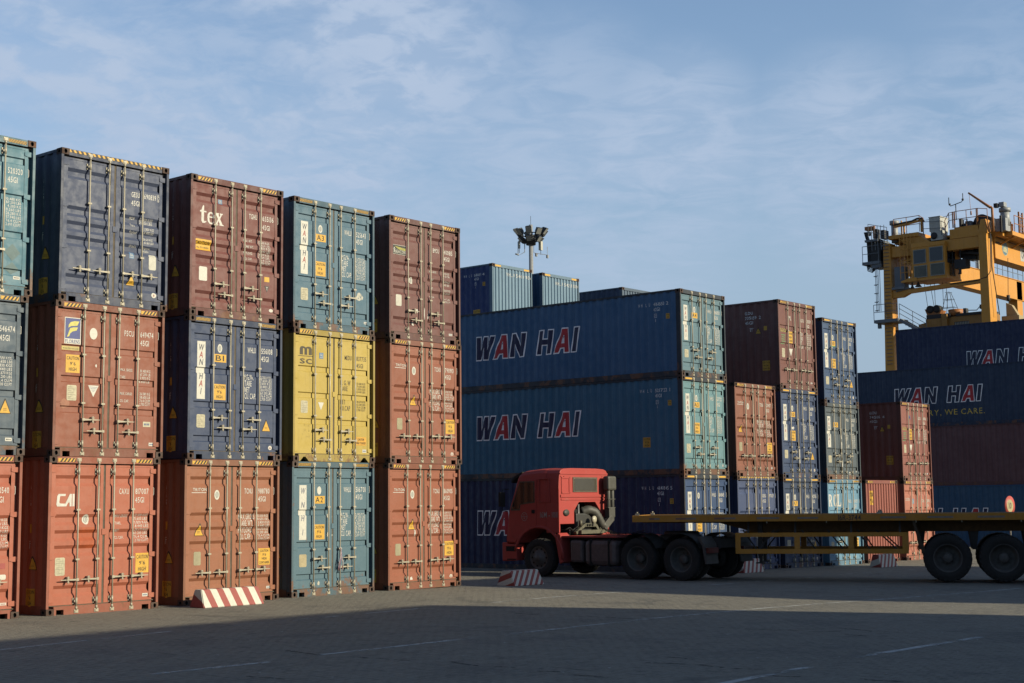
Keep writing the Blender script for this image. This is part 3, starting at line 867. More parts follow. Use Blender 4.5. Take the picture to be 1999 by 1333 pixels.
# opened joints between the blocks: thin ragged dark gaps
mb = MB(); rnd = random.Random(3)
def crack(x0, y0, x1, y1, w):
    n = 22; prev = None; vs = []; off = 0
    for i in range(n+1):
        t_ = i/n; off += rnd.uniform(-.03, .03); x = x0+(x1-x0)*t_+off*.6; y = y0+(y1-y0)*t_
        ww = w*rnd.uniform(.1, 1)*(0 if rnd.random() < .18 else 1)
        vs += [(x+ww, y, gz(x)+0.003), (x-ww, y, gz(x)+0.003)]
    mb.add(vs, [(2*i, 2*i+1, 2*i+3, 2*i+2) for i in range(n)])
for a_ in [(20.15,17.24,20.13,16.63,.04),(20.17,15.92,20.29,15.12,.04),(20.26,15.16,20.38,14.39,.04),(19.61,12.64,19.75,12.27,.04),(19.61,12.14,19.87,11.27,.04),(19.76,11.12,20.01,10.74,.04),(20.57,11.04,20.26,10.37,.04),(19.68,10.48,19.53,9.96,.04),(19.55,9.93,19.77,9.76,.04),(22.12,10.43,22.81,10.31,.04),(23.10,10.44,23.94,10.15,.04),(20.64,8.35,20.64,8.21,.04),(14.90,10.65,14.98,10.15,.04),(15.01,10.01,15.07,9.55,.04),(14.95,9.44,14.98,9.12,.04),(13.34,10.54,13.38,10.06,.04),(13.38,11.18,13.53,10.80,.04),(14.91,7.77,14.87,7.27,.04),(14.62,8.76,14.64,8.39,.04),(13.31,15.45,13.25,14.71,.04),(13.27,14.01,13.35,13.16,.04),(13.56,12.65,13.42,12.06,.04),(13.39,11.91,13.48,11.58,.04),(11.06,13.55,11.14,12.93,.04),(15.54,10.79,15.53,10.48,.04),]: crack(*a_)
o = build(mb, 'paving_joints', simple('open_joint_dirt', (0.035, 0.033, 0.030), 0.95)); o['kind'] = 'structure'
mb = MB()
for i in range(150):
    x = rnd.uniform(9, 38); y = rnd.uniform(7, 23); s_ = rnd.uniform(.008, .028)
    a = rnd.uniform(0, 3)
    c_, q = math.cos(a)*s_, math.sin(a)*s_
    z = gz(x)+.006
    mb.add([(x-c_, y-q, z), (x+q, y-c_, z+.006), (x+c_, y+q, z+.002), (x-q, y+c_, z+.008)], [(0, 1, 2, 3)])
o = build(mb, 'litter', simple('paper_litter', (0.55, 0.54, 0.50), 0.8)); o['kind'] = 'stuff'

# ---------------------------------------------------------------- near stacks
h9 = 2.896; h8 = 2.591
HP = 'containers in the near row of stacks'
LIT = {}
def C(name): return alb(*name)
RED1 = C((190, 93, 73)); 
def whm(code_s, pre, num, chk, lab='triangle', seedtxt=VAL, faded=False, caut=True, ovalm=True, extra=None, green=False, size='45G1'):
    def fn(t, s, H):
        k = H/2.896
        strip(t, s, z0=1.21*k, z1=2.385*k, fadered=faded)
        if ovalm: oval(t, s, 0.825, 2.27*k, 0.06, 0.09, not faded)
        if code_s: code(t, s, code_s, z0=1.985*k, green=green)
        if caut: caution(t, s, 0.665, 1.21*k, 0.985, 1.535*k)
        plate(t, s, 0.26, 0.63*k, 0.47, 0.90*k, simple('worn_plate', (0.50, 0.42, 0.25), 0.6) if faded else None)
        def L_(f):
            number(f, pre, num, chk, 2.235*k, size, h=0.112*k)
            weights(f, ['M.G.W.', 'TARE', 'NET', 'CU. CAP.'], seedtxt, 1.71*k, x=1.475, big=True, step=0.066, hv=0.055, xn=2.20)
        lettering(t, s, L_)
        if lab == 'triangle': triangle(t, s, 2.06, 0.60)
        if lab != 'none': (round_label if lab == 'triangle' else small_label)(t, s, 2.16, 0.25) if lab != 'triangle' else round_label(t, s, 2.17, 0.26)
        if extra: extra(t, s)
    return fn
def triton(pre, num, chk, container_word=False, extra=None):
    def fn(t, s, H):
        f = Flat(); f.text('TRITON', 0.245, 2.255, 0.062, 0, 0, fit=0.34, slab=True, bold=True); f.rect(0.215, 2.218, 0.575, 2.230, 0, 0)
        f.build('lettering', s, [WHITE], t)
        oval(t, s, 0.845, 2.18, 0.065, 0.10)
        triangle(t, s, 0.43 if container_word else 0.85, 1.36)
        plate(t, s, 0.285, 0.78, 0.46, 1.05, simple('grey_green_plate', (0.42, 0.38, 0.24), 0.6))
        caution(t, s, 1.935, 0.73, 2.245, 1.07, ('CAUTION', "9'6", 'HIGH', 'CONTAINER') if container_word else ('CAUTION', "9'6", 'HIGH'))
        def L_(f):
            number(f, pre, num, chk, 2.205)
            weights(f, ['MAX.GROSS', 'TARE WT.', 'PAYLOAD', 'CU. CAP.'], VAL, 1.72, x=1.43, big=True, slant=0.1)
        lettering(t, s, L_)
        (small_label if container_word else round_label)(t, s, 2.15, 0.24)
        if extra: extra(t, s)
        side_digits(t, H)
    return fn
def mk_T1(t, s, H):
    strip(t, s)
    def L_(f):
        number(f, 'WHLU', '520320', '7', 2.235); weights(f, ['M.G.W.', 'TARE', 'NET', 'CU. CAP.'], VAL2, 1.74, big=True, step=0.068, xn=2.20)
    lettering(t, s, L_)
    f = Flat(); f.poly([(2.05,.62),(2.21,.78),(2.05,.94),(1.89,.78)], 0, 0); f.poly([(2.05,.38),(2.2,.46),(2.05,.6),(1.9,.48)], 0, 0)
    f.build('faded_placard', s, [simple('faded_placard_grey', (0.16, 0.24, 0.25), 0.7)], t)
    small_label(t, s, 2.08, 0.29, 0.13, 0.06, dark=BLK)
    code(t, s, 'A4')
def mk_M1(t, s, H):
    strip(t, s)
    def L_(f):
        number(f, 'WHLU', '546474', '6', 2.22); weights(f, ['M.G.W.', 'TARE', 'NET', 'CU. CAP.'], VAL, 1.72, big=True, xn=2.18)
    lettering(t, s, L_); triangle(t, s, 2.06, 0.74, 0.24, 0.27); small_label(t, s, 2.08, 0.25, 0.13, 0.06, dark=BLK)
def mk_B1(t, s, H):
    def L_(f):
        number(f, 'TCNU', '670540', '6', 2.22); weights(f, ['MAX.GROSS', 'TARE WT.', 'PAYLOAD', 'CU. CAP.'], VAL, 1.72, slant=0.15)
    lettering(t, s, L_)
    plate(t, s, 1.93, 0.69, 2.20, 0.78, PLATE, 'white_label'); f = Flat(); f.rect(2.06, 0.88, 2.18, 0.98, 0, 0); f.build('worn_label', s, [simple('pink_label', (0.42, 0.08, 0.07), 0.6)], t)
    small_label(t, s, 2.10, 0.24, 0.12, 0.045, dark=REDM)
def mk_T2(t, s, H):
    def L_(f):
        f.text('GESU', 1.60, 2.20, 0.10, 0, 0, fit=0.19); f.text('690839', 1.895, 2.20, 0.10, 0, 0, fit=0.28); f.text('2', 2.225, 2.20, 0.10, 0, 0, fit=0.032)
        for q in ((2.205, 2.18, 2.275, 2.187), (2.205, 2.313, 2.275, 2.32), (2.205, 2.18, 2.212, 2.32), (2.268, 2.18, 2.275, 2.32)): f.rect(*q)
        f.text('45G1', 1.60, 2.03, 0.10, 0, 0, fit=0.19)
        weights(f, ['MGW', 'Tare', 'Payload'], ["32.500 KGS", "71.650 LBS"], 1.76, x=1.585, xn=2.12, step=0.068)
        for i, z in enumerate((1.57, 1.37)):
            f.text(('3.850 KGS', '28.650 KGS')[i], 2.13, z, 0.05, 0, 0, fit=0.22, slant=.2, right=True); f.text(('8.480 LBS', '63.160 LBS')[i], 2.13, z-.068, 0.05, 0, 0, fit=0.22, slant=.2, right=True)
        f.text('GE SeaCo', 1.58, 1.20, 0.045, 0, 0, fit=0.16); f.text('Bridgetown,', 1.89, 1.20, 0.04, 0, 0, fit=0.18); f.text('Barbados.', 1.89, 1.14, 0.04, 0, 0, fit=0.16)
    lettering(t, s, L_)
    gl(t, s, 1.575, 0.975); plate(t, s, 2.03, 0.80, 2.20, 1.10, simple('bright_plate', (0.66, 0.64, 0.55), 0.5))
    triangle(t, s, 1.63, 0.44, 0.21, 0.23); round_label(t, s, 2.16, 0.30, 0.052)
    side_digits(t, H)
def mk_M2(t, s, H):
    f = Flat(); f.rect(0.235, 2.10, 0.585, 2.60, 0, 0); f.rect(0.250, 2.20, 0.570, 2.585, 1, 1)
    f.poly([(0.285,2.225),(0.33,2.24),(0.355,2.30),(0.40,2.335),(0.49,2.36),(0.515,2.42),(0.42,2.415),(0.35,2.395),(0.33,2.34)], 2, 2)
    f.poly([(0.31,2.40),(0.37,2.435),(0.50,2.45),(0.545,2.535),(0.45,2.535),(0.36,2.51),(0.32,2.46)], 2, 2)
    f.text('FLORENS', 0.41, 2.115, 0.065, 1, 1, fit=0.31, center=True, slab=True)
    f.build('company_logo', s, [PLATE, simple('logo_blue', (0.05, 0.075, 0.28), 0.5), simple('logo_yellow', (0.72, 0.66, 0.16), 0.5)], t)
    f = Flat(); f.rect(0.20, 1.985, 0.575, 2.06, 0, 0); f.text('www.florens.com', 0.39, 2.005, 0.035, 1, 1, fit=0.33, center=True)
    f.build('web_strip', s, [simple('pale_yellow', (0.60, 0.48, 0.16), 0.5), simple('olive_ink', (0.22, 0.2, 0.08), 0.5)], t)
    caution(t, s, 0.275, 1.56, 0.575, 1.90)
    oval(t, s, 0.86, 2.33, 0.085, 0.11, False); plate(t, s, 0.31, 1.04, 0.52, 1.33)
    f = Flat(); f.poly([(0.765,1.345),(0.995,1.345),(0.88,1.125)], 0, 0)
    for i in range(5): f.rect(0.80+.02*i, 1.31-.028*i, 0.96-.02*i, 1.316-.028*i, 1, 1)
    f.build('triangle_label', s, [PLATE, BLUEM], t)
    def L_(f):
        number(f, 'FSCU', '649474', '3', 2.345, boxed=True)
        f.text('MAX. GROSS', 1.475, 1.66, 0.052, 0, 0, fit=0.27); f.text('TARE', 1.475, 1.52, 0.052, 0, 0, fit=0.11)
        for i, v in enumerate(["30.480 KG", "67.200 LB", "3.900 KG", "8.600 LB"]): f.text(v, 2.16, 1.66-.068*i, .052, 0, 0, fit=.24, right=True)
        f.text('MAX. CARGO', 1.475, 1.20, 0.052, 0, 0, fit=0.27); f.text('CU. CAP.', 1.475, 1.06, 0.052, 0, 0, fit=0.20)
        for i, v in enumerate(["26.580 KG", "58.600 LB", "76.4 CU.M", "2.700 CU.FT"]): f.text(v, 2.16, 1.215-.068*i, .052, 0, 0, fit=.24, right=True)
    lettering(t, s, L_)
    small_label(t, s, 2.01, 0.60, 0.17, 0.10, simple('cream_label', (0.66, 0.62, 0.45), 0.5)); small_label(t, s, 2.15, 0.23, 0.11, 0.065)
    smear(t, s, [(0.28, 0.98, 0.15, 0.10)], 4, simple('rubbed_paint', (0.42, 0.19, 0.12), 0.7)); smear(t, s, [(0.93, 1.72, 0.02, 0.035)], 5, WHITE)
    side_digits(t, H)
def mk_B2(t, s, H):
    f = Flat()
    # C A I in squared rounded strokes
    f.poly([(0.235,1.975),(0.415,1.975),(0.43,2.025),(0.30,2.03),(0.285,2.05),(0.30,2.15),(0.31,2.165),(0.43,2.165),(0.44,2.205),(0.27,2.205),(0.235,2.17),(0.215,2.01)], 0, 0)
    f.poly([(0.40,1.975),(0.455,1.975),(0.50,2.045),(0.535,2.045),(0.535,1.975),(0.585,1.975),(0.585,2.205),(0.54,2.205)], 0, 1)
    f.rect(0.605, 1.975, 0.655, 2.205, 0, 0)
    f.p = [([(0.20+(p[0]-0.215)*0.86, p[1]) for p in q[0]], q[1], q[2], q[3]) for q in f.p]
    f.build('company_logo', s, [WHITE], t)
    oval(t, s, 0.845, 1.73, 0.075, 0.095)
    f = Flat(); f.rect(0.70, 1.19, 1.03, 1.585, 0, 0); f.build('orange_patch', s, [simple('orange_patch', (0.48, 0.10, 0.03), 0.6)], t)
    plate(t, s, 0.20, 0.71, 0.405, 1.04)
    caution(t, s, 1.945, 0.695, 2.245, 1.07)
    def L_(f):
        number(f, 'CAXU', '817007', '5', 2.20)
        weights(f, ['MAX GROSS', 'TARE', 'NET', 'CU. CAP.'], VAL, 1.77, x=1.475, slant=.1)
    lettering(t, s, L_)
    small_label(t, s, 2.11, 0.24, 0.125, 0.062)
    side_digits(t, H)
TEX = [  # t, e, x with slab feet
 [(0.02,.70),(.10,.72),(.20,1.0),(.27,1.0),(.27,.70),(.42,.70),(.42,.62),(.27,.62),(.27,.16),(.31,.10),(.42,.14),(.42,.08),(.30,0),(.18,0),(.11,.10),(.11,.62),(.02,.62)],
 [(.48,.35),(.52,.12),(.64,0),(.80,0),(.92,.12),(.89,.17),(.78,.08),(.67,.10),(.62,.22),(.61,.36),(.93,.36),(.92,.52),(.84,.66),(.70,.70),(.57,.64),(.50,.52)],
 [(.97,.70),(.97,.65),(1.03,.62),(1.16,.36),(1.03,.07),(.97,.05),(.97,0),(1.18,0),(1.18,.05),(1.13,.07),(1.20,.25),(1.29,.07),(1.25,.05),(1.25,0),(1.52,0),(1.52,.05),(1.46,.07),(1.30,.38),(1.41,.62),(1.47,.65),(1.47,.70),(1.28,.70),(1.28,.65),(1.32,.62),(1.26,.48),(1.19,.62),(1.23,.65),(1.23,.70)]]
def mk_T3(t, s, H):
    f = Flat(); k = 0.37
    for P in TEX: f.poly([(0.27+p[0]*k*1.08, 1.925+p[1]*k*0.98) for p in P], 0, 0)
    f.rect(0.875, 1.925, 0.89, 1.94, 0, 0)
    f.poly([(0.27+p[0]*k*1.08, 1.925+p[1]*k*0.98) for p in [(.62,.44),(.82,.44),(.80,.56),(.70,.62),(.63,.55)]], 1, 1)
    f.build('company_logo', s, [WHITE, simple('maroon_fill', C((130, 75, 65)), 0.6)], t)
    gl(t, s, 0.765, 2.38, 0.105, 0.10)
    f = Flat(); f.rect(0.15, 1.36, 0.575, 1.585, 0, 0); f.text('CAUTION', 0.36, 1.48, 0.068, 1, 1, fit=.36, center=True); f.text("2.9m 9'6\" HIGH".replace('"', ''), 0.36, 1.40, 0.038, 1, 1, fit=.34, center=True)
    f.build('caution_sticker', s, [YEL, BLK], t)
    plate(t, s, 0.27, 0.73, 0.475, 1.02, PLATE)
    def L_(f):
        number(f, 'TGHU', '655136', '9', 2.18, dz=0.19)
        weights(f, ['MAX. WT.', 'TARE WT.', 'PAYLOAD.', 'CU. CAP.'], VAL, 1.69, x=1.44, xn=2.14, step=.064)
        for i, n_ in enumerate(('MAX. WT.', 'TARE WT.', 'PAYLOAD.', 'CU. CAP.')): pass
    lettering(t, s, L_)
    f = Flat(); f.rect(1.98, 0.88, 2.115, 0.985, 0, 0); f.build('orange_label', s, [YEL], t)
    f = Flat(); f.poly([(1.985,.79),(2.115,.79),(2.05,.66)], 0, 0); f.text('T', 2.05, .70, .07, 1, 1, w=.8, center=True); f.build('triangle_emblem', s, [simple('emblem_dark', (.07,.07,.07)), PLATE], t)
    oval(t, s, 2.165, 0.275, 0.055, 0.035, False)
    side_digits(t, H)
def mk_T5(t, s, H):
    f = Flat(); f.rect(0.16, 2.00, 0.60, 2.225, 0, 0); f.rect(0.168, 2.008, 0.592, 2.217, 1, 1)
    f.poly([(0.22,2.19),(0.59,2.16),(0.59,2.10),(0.36,2.12)], 2, 2); f.text('BEACON', 0.25, 2.03, 0.075, 0, 3, fit=0.33, slab=True); f.rect(0.20, 2.03, 0.225, 2.16, 0, 3); f.rect(.185, 2.03, .24, 2.045, 0, 3); f.rect(.18, 2.115, .25, 2.125, 0, 3)
    f.build('company_logo', s, [PLATE, simple('logo_black', (0.03, 0.035, 0.03)), simple('logo_olive', (0.42, 0.40, 0.08))], t)
    oval(t, s, 0.80, 1.43, 0.06, 0.085); plate(t, s, 0.27, 0.78, 0.46, 1.05, simple('bright_plate', (0.66, 0.64, 0.55), 0.5))
    smear(t, s, [(0.98, 0.72, 0.045, 0.06), (0.87, 0.40, 0.045, 0.05), (1.24, 0.66, 0.03, 0.15), (1.34, 0.62, 0.035, 0.10), (1.38, .72, .02, .05)], 8, WHITE)
    f = Flat(); f.rect(1.10, 1.66, 1.19, 1.75, 0, 0); f.rect(1.25, 1.66, 1.33, 1.75, 0, 0); f.build('white_label', s, [PLATE], t)
    def L_(f):
        number(f, 'BMOU', '400815', '1', 2.19, x=1.53)
        f.text('MAX. GROSS', 1.44, 1.70, 0.045, 0, 0, fit=0.25); f.text('TARE', 1.44, 1.50, .045, 0, 0, fit=.11); f.text('NET', 1.44, 1.29, .045, 0, 0, fit=.09); f.text('CU. CAP.', 1.44, 1.08, .045, 0, 0, fit=.17)
        for i, v in enumerate(VAL): f.text(v, 2.14, 1.70-.068*(i % 2)-.21*(i//2), .046, 0, 0, fit=.22, right=True)
    lettering(t, s, L_); small_label(t, s, 2.08, 0.21, 0.12, 0.05)
    side_digits(t, H)
MSC_M = [[(0.0,0),(0.0,.62),(.06,.80),(.17,.84),(.27,.80),(.335,.72),(.41,.80),(.53,.84),(.64,.78),(.70,.62),(.70,0),(.52,0),(.52,.58),(.47,.66),(.42,.62),(.42,0),(.27,0),(.27,.58),(.22,.66),(.18,.62),(.18,0)]]
def mk_M4(t, s, H):
    f = Flat(); k = 0.40; ink = simple('olive_black_ink', (0.07, 0.055, 0.03), 0.6)
    f.poly([(0.225+p[0]*k*1.25, 2.325+p[1]*k*0.55) for p in MSC_M[0]], 0, 0)
    f.rect(0.165, 2.29, 0.60, 2.303, 0, 0)
    f.text('sc', 0.225, 2.13, 0.165*1.0, 0, 0, fit=0.35, gap=.06)
    f.build('company_logo', s, [ink], t)
    gl(t, s, 0.79, 2.27, 0.12, 0.13)
    plate(t, s, 0.26, 1.05, 0.46, 1.32)
    f = Flat(); f.poly([(0.76,1.30),(0.93,1.30),(0.845,1.13)], 0, 0); f.build('triangle_label', s, [PLATE], t)
    def L_(f):
        number(f, 'MEDU', '837735', '4', 2.29, boxed=False, h=.10, dz=.16)
        f.text('M. G. W', 1.42, 1.72, .105, 0, 0, fit=.31); f.text('TARE', 1.42, 1.59, .105, 0, 0, fit=.22)
        f.text('NET', 1.42, 1.29, .105, 0, 0, fit=.16); f.text('CU.CAP', 1.42, 1.15, .105, 0, 0, fit=.30)
        for i, v in enumerate(VAL):
            z = (1.75-.062*i) if i < 4 else (1.34-.062*(i-4)); f.text(v, 2.19, z, .046, 0, 0, fit=.27, right=True)
    lettering(t, s, L_, [ink])
    f = Flat(); f.rect(1.90, 0.38, 2.215, 0.57, 0, 0); f.text('CAUTION', 2.055, .49, .05, 1, 1, fit=.19, center=True); f.text('HIGH TRAILER', 2.055, .41, .05, 1, 1, fit=.29, center=True)
    f.build('caution_sticker', s, [simple('orange_yellow_foil', (0.78, 0.42, 0.05)), BLK], t)
    small_label(t, s, 2.10, 0.22, 0.12, 0.07)
    f = Flat(); rr = random.Random(2)
    for i in range(22):
        x = 0.22+rr.random()*.30; z = 0.50+rr.random()*.32; dx = rr.uniform(-.04, .04); dz = rr.uniform(-.05, .05)
        f.poly([(x, z), (x+.004, z), (x+dx+.004, z+dz), (x+dx, z+dz)], 0, 0)
    f.build('chalk_scrawl', s, [simple('scratched_yellow', (0.36, 0.27, 0.09))], t)
    side_digits(t, H, tri=False)
def mk_B4x(t, s):
    smear(t, s, [(1.13, 1.71, .10, .07), (1.13, 1.30, .10, .07), (0.82, .26, .04, .05)], 3)
    # bundle of thin cord tied to a rod
    mb = MB(); rr = random.Random(5)
    for i in range(16):
        x0 = 1.398+rr.uniform(-.012, .012); x1 = 1.40+rr.uniform(-.09, .08)
        mb.tube([(x0, -.018, 1.02), (x0+rr.uniform(-.03, .03), -.03, .86), ((x0+x1)/2+rr.uniform(-.03, .03), -.035, .70), (x1, -.03, rr.uniform(.50, .60))], 0.0035, 4, i % 3)
    mb.tube([(1.398, 0.008, .97), (1.398, 0.008, 1.03)], .026, 8, 0)
    build(mb, 'tied_cord', [simple('cord_white', (.6, .58, .55)), simple('cord_blue', (.12, .14, .35)), simple('cord_red', (.40, .14, .12))], t)
Y1 = 23.95; Y2 = 24.10
near = [
 (12.05, Y1, 2, (94,134,143), 'teal container cut by the picture edge, on top of a grey one', 'B', 'S', mk_T1, .45, 'fine'),
 (11.98, Y1, 1, (88,100,108), 'slate grey container with yellow triangle, between teal and red ones', 'B', 'S', mk_M1, .35, 'ends2'),
 (11.95, Y1, 0, (190,102,73), 'salmon red container numbered 670540, on the ground at the picture edge', 'A', 'L', mk_B1, .15, 'ends2'),
 (15.03, Y1, 2, (80,86,106), 'blue grey container numbered 690839 with stripes along its whole top edge', 'A', 'L', mk_T2, .12, 'full'),
 (14.98, Y1, 1, (162,92,66), 'brick red container with blue and yellow logo square', 'C', 'M', mk_M2, .2, 'ends'),
 (14.93, Y1, 0, (193,106,76), 'salmon red container with orange patch and squared white logo', 'A', 'L', mk_B2, .15, 'ends'),
 (18.01, Y1, 2, (132,76,66), 'maroon container with large white three-letter logo', 'A', 'M', mk_T3, .15, 'ends'),
 (18.01, Y1, 1, (64,76,102), 'navy container with code B1 on a yellow square', 'B', 'W', whm('B1', 'WHLU', '556108', '9', ), .12, 'fine'),
 (17.96, Y1, 0, (172,106,72), 'tan red container partly behind the largest striped barrier', 'A', 'L', triton('TCNU', '988780', '1', True), .15, 'ends'),
 (20.88, Y2, 2, (90,120,132), 'faded blue container coded A3 resting on the yellow container', 'B', 'S', whm('A3', 'WHLU', '525643', '9', 'small', VAL2, extra=lambda t, s: smear(t, s, [(2.02, 0.86, .12, .11), (1.16, .62, .06, .05), (1.18, .42, .06, .05)], 6)), .30, 'fine'),
 (20.90, Y2, 1, (210,176,82), 'yellow container with dark three-letter logo', 'C', 'M', mk_M4, .25, 'ends'),
 (20.88, Y2, 0, (92,120,128), 'rusty pale blue container coded A2 with cord tied to a rod', 'B', 'S', whm('A2', 'WHLU', '516701', '2', 'none', VAL2, faded=True, extra=mk_B4x), .62, 'fine'),
 (23.80, Y2, 2, (127,80,71), 'maroon container with black and olive logo panel', 'A', 'M', mk_T5, .2, 'ends'),
 (23.82, Y2, 1, (166,98,72), 'brick red container numbered 790913 under the maroon one', 'A', 'L', triton('TCNU', '790913', '6'), .15, 'ends'),
 (23.76, Y2, 0, (172,98,68), 'orange red container numbered 860905, lowest beside the truck lane', 'A', 'L', triton('TCNU', '860905', '1', extra=lambda t, s: smear(t, s, [(0.93, 1.29, .03, .12), (0.80, .24, .06, .06)], 9, WHITE)), .2, 'ends'),
]
for x, y, lv, c_, lab, st, hs, mk, ru, hz_ in near:
    cc = C(c_)
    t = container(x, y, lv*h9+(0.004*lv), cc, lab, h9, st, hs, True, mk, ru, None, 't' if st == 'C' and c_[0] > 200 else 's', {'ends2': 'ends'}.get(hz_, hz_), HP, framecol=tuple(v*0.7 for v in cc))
    if lab.startswith(('faded blue', 'rusty', 'navy')): side_digits(t, h9)

# ---------------------------------------------------------------- stacks beyond the truck lane
FP = 'containers in the stacks beyond the truck lane'
YF = 24.15
SBL = C((66, 98, 132))
def gold(num, chk, blue=False):
    def fn(t, s, H):
        f = Flat(); f.rect(.20, 1.68, .58, 2.0, 0, 0)
        f.poly([(0.19,1.30),(0.59,1.30),(0.59,1.95),(0.19,1.95)], 1, 0) if False else None
        f.build('logo_panel', s, [simple('logo_panel_fill', C((132, 128, 66)))], t) if False else None
        f = Flat(); f.text('GOLD', .39, 1.86, .12, 0, 0, fit=.36, center=True)
        for i in range(5): f.rect(.26+.02*(i % 2), 1.74-.07*i, .52-.02*(i % 3), 1.775-.07*i, 1, 0)
        f.build('company_logo', s, [simple('logo_lime', (0.52, 0.50, 0.12)), simple('logo_green', (0.16, 0.26, 0.12))], t)
        caution(t, s, .70, 1.52, .98, 1.90, ('CAUTION', 'HIGH', 'TRAILER'))
        plate(t, s, .28, 1.02, .46, 1.32); f = Flat(); f.poly([(0.74,1.33),(0.97,1.33),(0.85,1.08)], 0, 0); f.build('triangle_label', s, [PLATE], t)
        f = Flat(); f.text('ML', .78, 2.28, .14, 0, 0, fit=.15); f.build('top_emblem', s, [PLATE if not blue else simple('logo_blue2', (.1, .14, .4))], t)
        def L_(f):
            number(f, 'GLDU', num, chk, 2.28); weights(f, ['MGW', 'TARE', 'NET', 'CU.CAP.'], VAL, 1.85, big=True)
        lettering(t, s, L_); small_label(t, s, 2.1, .24)
        side_lines(t, H, ('GLDU', num+' '+chk, '45G1'))
    return fn
def textainer(t, s, H):
    f = Flat(); f.text('TRITON', .22, 2.20, .06, 0, 0, fit=.34, slab=True); f.rect(.2, 2.17, .57, 2.18); f.build('lettering', s, [WHITE], t)
    gl(t, s, .76, 2.05, .14, .18)
    lettering(t, s, lambda f: (number(f, 'TCNU', '725150', '8', 2.1), weights(f, ['MAX.GROSS', 'TARE', 'NET', 'CU. CAP.'], VAL, 1.6)))
def rcl(t, s, H):
    f = Flat(); P = [(0,0),(.34,0),(.34,.08),(.27,.1),(.27,.42),(.33,.42),(.52,0),(.72,0),(.72,.08),(.66,.1),(.52,.45),(.64,.55),(.66,.75),(.58,.93),(.42,1),(0,1),(0,.92),(.07,.9),(.07,.1),(0,.08)]
    k = .37; f.poly([(.14+p[0]*k, 1.98+p[1]*k*1.1) for p in P]); f.poly([(.14+p[0]*k, 1.98+p[1]*k*1.1) for p in [(.27,.54),(.40,.56),(.45,.72),(.40,.88),(.27,.9)]], 1, 1)
    Cc = [(.95,.5),(1.0,.2),(1.18,0),(1.4,0),(1.5,.1),(1.5,.32),(1.44,.32),(1.40,.12),(1.28,.08),(1.18,.2),(1.15,.5),(1.18,.8),(1.28,.92),(1.40,.86),(1.44,.68),(1.5,.68),(1.5,1),(1.44,1),(1.4,.94),(1.3,1),(1.15,1),(1.0,.82)]
    f.poly([(.14+p[0]*k, 1.98+p[1]*k*1.1) for p in Cc])
    Lc = [(1.68,0),(2.36,0),(2.40,.35),(2.34,.35),(2.24,.1),(1.95,.1),(1.95,.9),(2.05,.92),(2.05,1),(1.68,1),(1.68,.92),(1.75,.9),(1.75,.1),(1.68,.08)]
    f.poly([(.14+p[0]*k, 1.98+p[1]*k*1.1) for p in Lc])
    f.build('company_logo', s, [WHITE, simple('panel_blue_fill', C((115, 155, 175)))], t)
    lettering(t, s, lambda f: (number(f, 'REGU', '504297', '8', 2.10), weights(f, ['MAX. GROSS', 'TARE', 'NET', 'CU. CAP.'], VAL, 1.6)))
    plate(t, s, .26, .5, .46, .8); caution(t, s, 1.93, .6, 2.2, .9)
def gesu2(t, s, H):
    lettering(t, s, lambda f: (number(f, 'GESU', '597629', '8', 2.24, x=1.55, below='p', h=.1), weights(f, ['MGW', 'Tare', 'Payload'], VAL[:6], 1.55)))
    gl(t, s, 1.57, .98); triangle(t, s, 1.63, .44, .2, .22)
def s5(t, s, H):
    caution(t, s, .32, 2.02, .56, 2.52, ('CAUTION', "9'6"))
    f = Flat()
    for i, ch in enumerate('TCNU4170821'): f.text(ch, 1.76, 2.5-.14*i, .07, 0, 0, w=.6)
    f.build('end_lettering', s, [WHITE], t)
def st(xx, zz, c_, H, lab, sty, hs, mk, ru=.3, hz='ends', doors=True, side=None):
    cc = C(c_)
    fc = (.012, .017, .024) if side else tuple(v*.75 for v in cc)  # near-black frame colour carries rail dirt and painted-in shadow between tiers
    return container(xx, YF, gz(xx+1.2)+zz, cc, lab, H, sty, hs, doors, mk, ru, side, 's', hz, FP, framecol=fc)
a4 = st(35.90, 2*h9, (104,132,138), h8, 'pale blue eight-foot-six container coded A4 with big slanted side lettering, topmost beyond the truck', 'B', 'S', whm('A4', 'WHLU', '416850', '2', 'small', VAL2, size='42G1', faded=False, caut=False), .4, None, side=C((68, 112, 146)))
big_logo(a4, L-8.22, 1.02, 0.74, 4.45, simple('logo_navy_paint', (0.018, 0.02, 0.085), 0.6)); side_number(a4, h8)
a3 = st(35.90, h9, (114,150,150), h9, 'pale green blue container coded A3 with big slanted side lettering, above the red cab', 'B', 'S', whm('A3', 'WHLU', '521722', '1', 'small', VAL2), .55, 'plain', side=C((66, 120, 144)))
big_logo(a3, L-8.22, 1.28, 0.74, 4.45, simple('logo_navy_paint', (0.018, 0.02, 0.085), 0.6)); side_number(a3, h9, b='521722 1', c_='45G1', cau=True)
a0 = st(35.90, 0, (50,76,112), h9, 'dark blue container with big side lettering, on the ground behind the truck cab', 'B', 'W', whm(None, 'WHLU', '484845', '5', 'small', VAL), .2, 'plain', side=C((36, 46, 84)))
big_logo(a0, L-8.22, 1.10, 0.74, 4.45, simple('logo_navy_paint', (0.018, 0.02, 0.085), 0.6)); side_number(a0, h9, b='484845 5', c_='45G1', tri=True)
st(38.78, h9, (156,96,72), h9, 'brick red container topping its stack of two beyond the truck', 'A', 'L', triton('TCNU', '620457', '9', True), .2)
st(38.80, 0, (72,84,116), h9, 'purple blue container with fully striped header behind the trailer deck', 'A', 'L', gesu2, .15, 'full')
st(41.55, 2*h9, (130,80,68), h9, 'maroon container numbered 735159 with lime logo, topmost of its stack', 'C', 'L', gold('735159', '2'), .3)
